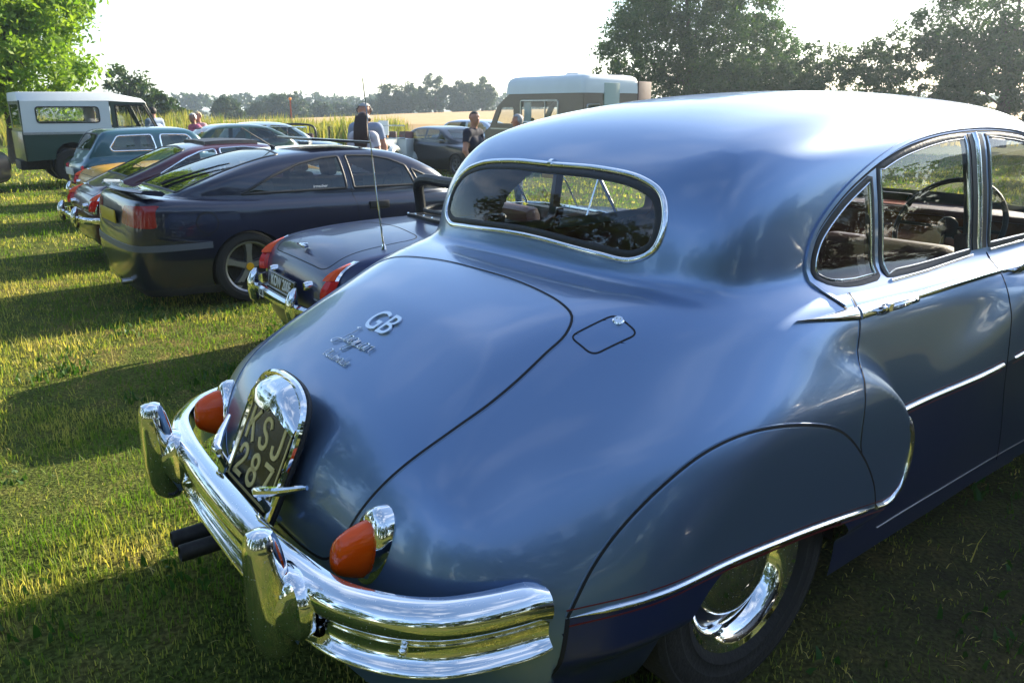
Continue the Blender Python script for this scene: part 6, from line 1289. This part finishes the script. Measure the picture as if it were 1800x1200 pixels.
# ------------------------------------------------------------------ people
SKIN = mat('skin', (.42, .22, .15), .55, noise=(12, .3, (.36, .17, .11)))
def capsule_F(parts, k=.045):
    def F(x, y, z, fine=True):
        r_ = None
        for (a, b, ra, rb) in parts:
            a = np.asarray(a, float); b = np.asarray(b, float); d = b - a; L = max(d @ d, 1e-9)
            t = np.clip(((x - a[0]) * d[0] + (y - a[1]) * d[1] + (z - a[2]) * d[2]) / L, 0, 1)
            q = np.sqrt((x - a[0] - t * d[0]) ** 2 + (y - a[1] - t * d[1]) ** 2 + (z - a[2] - t * d[2]) ** 2) - (ra + (rb - ra) * t)
            r_ = q if r_ is None else smin(r_, q, k if min(ra, rb) > .02 else .012)
        return r_
    return F
def hand(w, d, side):
    """palm and five fingers from wrist w along unit direction d, slightly curled"""
    w = np.asarray(w, float); d = np.asarray(d, float); d = d / np.linalg.norm(d); s_ = np.cross(d, [0, 0, 1.]); s_ = s_ / max(np.linalg.norm(s_), 1e-6); c = np.cross(s_, d)
    P = [(w, w + d * .08, .026, .032)]
    for k, L in zip((-1.5, -.5, .5, 1.5), (.065, .078, .074, .058)):
        b = w + d * .085 + s_ * .017 * k; m = b + d * L * .55 - c * .012; P += [(b, m, .0095, .009), (m, m + d * L * .4 - c * .03, .009, .0075)]
    t = w + d * .03 + s_ * side * .03; P += [(t, t + d * .035 + s_ * side * .028, .012, .011), (t + d * .035 + s_ * side * .028, t + d * .065 + s_ * side * .03 - c * .012, .011, .009)]
    return P
def person(label, u, d, az, H=1.76, shirt=None, trousers=None, hair=None, long_hair=False, arms=((.06, .12, -.02), (.06, .12, -.02)), elbows=None, hands=None, bald=False, female=False, sleeve=.55, turn=0., fine=.016, lean=0.):
    """x forward, y left. elbows / hands: (left, right) positions"""
    x_, y_ = fx(u, d); s = H / 1.76
    e = empty('person', (x_, y_, gz1(x_, y_)), math.pi / 2 - R(az), label, 'person')
    sh = .195 if not female else .165; el = elbows or ((-.02, sh + .07, 1.14), (-.02, -sh - .07, 1.14)); hd = hands or ((.05, sh + .10, .88), (.05, -sh - .10, .88))
    P = [((0, .09, .92), (0, -.09, .92), .118, .118), ((0, 0, .95), (.0, 0, 1.18), .125 if not female else .112, .132), ((0, .07, 1.22), (0, -.07, 1.22), .135, .135), ((-.01, sh - .03, 1.40), (-.01, -sh + .03, 1.40), .072, .072), ((-.01, 0, 1.42), (.015, 0, 1.55), .058, .055)]
    ct, st = math.cos(turn), math.sin(turn)
    hp = lambda a, b, c: (.02 + a * ct - b * st, a * st + b * ct, c)
    P += [(hp(0, 0, 1.66), hp(.005, 0, 1.655), .088, .088), (hp(.02, 0, 1.60), hp(.03, 0, 1.59), .066, .06), (hp(.085, 0, 1.635), hp(.108, 0, 1.615), .012, .015), (hp(.01, .082, 1.64), hp(.0, .088, 1.655), .018, .02), (hp(.01, -.082, 1.64), hp(.0, -.088, 1.655), .018, .02), (hp(.075, .028, 1.675), hp(.075, -.028, 1.675), .018, .018)]
    for i, sg in ((0, 1), (1, -1)):
        S0 = (-.01, sg * sh, 1.39); P += [(S0, el[i], .056, .043), (el[i], hd[i], .042, .029)]; P += hand(hd[i], np.array(hd[i]) - np.array(el[i]), -sg)
        P += [((0, sg * .09, .88), (.01, sg * .10, .50), .092, .060), ((.01, sg * .10, .50), (-.02, sg * .105, .09), .060, .042), ((-.03, sg * .105, .05), (.14, sg * .12, .035), .042, .035)]
    P = [tuple((np.asarray(a) * s, np.asarray(b) * s, ra * s, rb * s)) for a, b, ra, rb in P]
    F = capsule_F(P, .05); sk = Skin(F, (-.45, -.62, -.01), (.60, .62, 1.80 * s), fine, 2); sk.P[:, 2] = np.maximum(sk.P[:, 2], .0)
    link('body', mesh('body', sk.P, sk.Q), SKIN, e)
    C = sk.P[sk.Q].mean(1) / s
    def cloth(mask, nm, mm, off):
        Q = sk.Q[mask]; 
        if not len(Q): return
        us, inv = np.unique(Q, return_inverse=True); V = sk.P[us] + normals(F, sk.P[us]) * off; link(nm, mesh(nm, V, inv.reshape(Q.shape)), mm, e)
    seg = lambda a, b: np.clip(((C - np.asarray(a)) @ (np.asarray(b) - np.asarray(a))) / max(np.sum((np.asarray(b) - np.asarray(a)) ** 2), 1e-9), 0, 1)
    tors = (C[:, 2] > .88) & (C[:, 2] < 1.475) & (np.abs(C[:, 1]) < sh + .02)
    for i, sg in ((0, 1), (1, -1)):
        S0 = np.array((-.01, sg * sh, 1.39)); E0 = np.array(el[i]); t = ((C - S0) @ (E0 - S0)) / ((E0 - S0) @ (E0 - S0)); dist = np.linalg.norm(C - (S0 + np.clip(t, 0, 1)[:, None] * (E0 - S0)), axis=1)
        arm = (dist < .085) & (t < sleeve) & (C[:, 2] > .9); lower = np.zeros(len(C), bool)
        H0 = np.array(hd[i]); t2 = ((C - E0) @ (H0 - E0)) / ((H0 - E0) @ (H0 - E0)); d2 = np.linalg.norm(C - (E0 + np.clip(t2, 0, 1)[:, None] * (H0 - E0)), axis=1)
        if sleeve > 1: arm = (dist < .085) | ((d2 < .07) & (t2 < .92))
        else: tors &= ~((dist < .075) & (t > sleeve)) & ~((d2 < .052) & (t2 < 1.3) & ((C[:, 0] > .18) | (np.abs(C[:, 1]) > .20)))
        tors |= arm
    cloth(tors, 'shirt', shirt, .012); cloth((C[:, 2] < .93) & (C[:, 2] > .09) & (np.abs(C[:, 1]) < .26) & ~tors, 'trousers', trousers, .012); cloth((C[:, 2] <= .10), 'shoes', M['black'], .006)
    hx = (C[:, 0] - .02) * ct + C[:, 1] * st; top = (C[:, 2] > 1.60) & ((C[:, 2] > 1.705 - .0) | (hx < .0)) & ~((C[:, 2] < 1.63) & (hx > -.03))
    if hair is not None: cloth(top, 'hair', hair, .014 if not bald else .003)
    if long_hair:
        r_ = np.random.default_rng(5); mb = MB()
        for k in range(70):
            a = r_.uniform(-.85, .85); b0 = Vector(((-.06 - .04 * math.cos(a * 1.5)) * s, .09 * a * s, 1.70 * s)); mb.tube([b0, b0 + Vector((-.055, .012 * a, -.14)), b0 + Vector((-.080, .022 * a, -.34)), b0 + Vector((-.075, -.02 * a + r_.normal(0, .012), -.46 - r_.uniform(0, .12)))], [.020, .024, .020, .006], 5)
        mb.build('long_hair', hair, e)
    return e, s
cl = lambda n, c: mat(n, c, .85, noise=(9, .35), bump=(60, .15))
hb_, hg_, hk_ = mat('dark_hair', (.018, .013, .010), .6), mat('grey_hair', (.34, .33, .32), .7), mat('brown_hair', (.035, .014, .008), .45, noise=(40, .5, (.07, .028, .014)))
denim = cl('blue_denim', (.05, .08, .16))
p1, s1 = person('man in a dark navy polo shirt holding a glass of beer beside the motorhome', 832, 13.6, 118, 1.77, cl('navy_polo', (.010, .013, .030)), denim, hb_, bald=True, elbows=((.02, .27, 1.13), (.0, -.28, 1.13)), hands=((.22, .16, 1.17), (.10, -.24, .90)), turn=-.4, fine=.014)
gl = MB().lathe([(.028, -.06), (.036, .08), (.034, .08), (.027, -.055), (0, -.055)], (0, 0, 0), 'Z', 14).build('beer_glass', M['glass'], None); gl['label'] = 'half-empty beer glass in the hand of the man in the navy polo'; gl['category'] = 'glass'
gm_ = Matrix.Translation(p1.location) @ Matrix.Rotation(p1.rotation_euler.z, 4, 'Z') @ Vector((.285, .085, 1.20)); gl.location = gm_
MB().lathe([(0, -.05), (.026, -.05), (.029, .0), (0, .0)], (0, 0, 0), 'Z', 14).build('beer', mat('beer', (.35, .14, .02), .1), gl)
p2, s2 = person('grey-haired man in a royal blue jacket facing left towards the polo-shirt man', 912, 14.2, -88, 1.74, cl('royal_blue_jacket', (.025, .045, .30)), denim, hg_, sleeve=1.3, elbows=((.02, .26, 1.13), (.02, -.27, 1.13)), hands=((.20, .15, 1.12), (.24, -.14, 1.10)), fine=.014)
p3, s3 = person('woman with very long dark brown hair and white top standing with her back to us', 637, 11.6, 8, 1.66, cl('white_top', (.62, .60, .62)), denim, hk_, True, female=True, fine=.016)
p4, s4 = person('tall grey-haired man in a pale blue shirt half hidden by the long-haired woman', 641, 12.6, 185, 1.84, cl('pale_blue_shirt', (.24, .30, .42)), denim, hg_, sleeve=.6, fine=.018)
p5, s5 = person('man with dark hair in a light blue shirt standing at the off-roader bonnet', 268, 20.5, 300, 1.70, cl('light_blue_shirt', (.30, .38, .52)), denim, hb_, sleeve=1.2, fine=.02)
p6, s6 = person('white-haired woman in a pink top, nearer of two walking beyond the teal car', 338, 19.5, 215, 1.62, cl('pink_top', (.60, .16, .24)), cl('beige_trousers', (.35, .29, .2)), mat('white_hair', (.55, .52, .48), .7), female=True, fine=.02)
p7, s7 = person('fair-haired woman in a pale pink blouse, right of the woman in pink', 347, 20.2, 200, 1.66, cl('pale_pink_blouse', (.62, .38, .40)), cl('navy_trousers', (.03, .04, .08)), mat('fair_hair', (.42, .32, .19), .7), female=True, fine=.02)
# ------------------------------------------------------------------ summer haze; its forward scatter also stands in for lens glare
hm = bpy.data.materials.new('haze_and_glare'); hm.use_nodes = True; hn = hm.node_tree; hn.nodes.clear(); ho = hn.nodes.new('ShaderNodeOutputMaterial'); hv = hn.nodes.new('ShaderNodeVolumePrincipled')
hv.inputs['Color'].default_value = (.72, .86, 1, 1); hv.inputs['Density'].default_value = .0008; hv.inputs['Anisotropy'].default_value = .55; hn.links.new(hv.outputs[0], ho.inputs['Volume'])
hb = MB().box((0, 0, 0), (1900, 1800, 22.)).build('haze', hm, None, smooth=False); hb.location = (0, 540, 6.5); hb['kind'] = 'stuff'
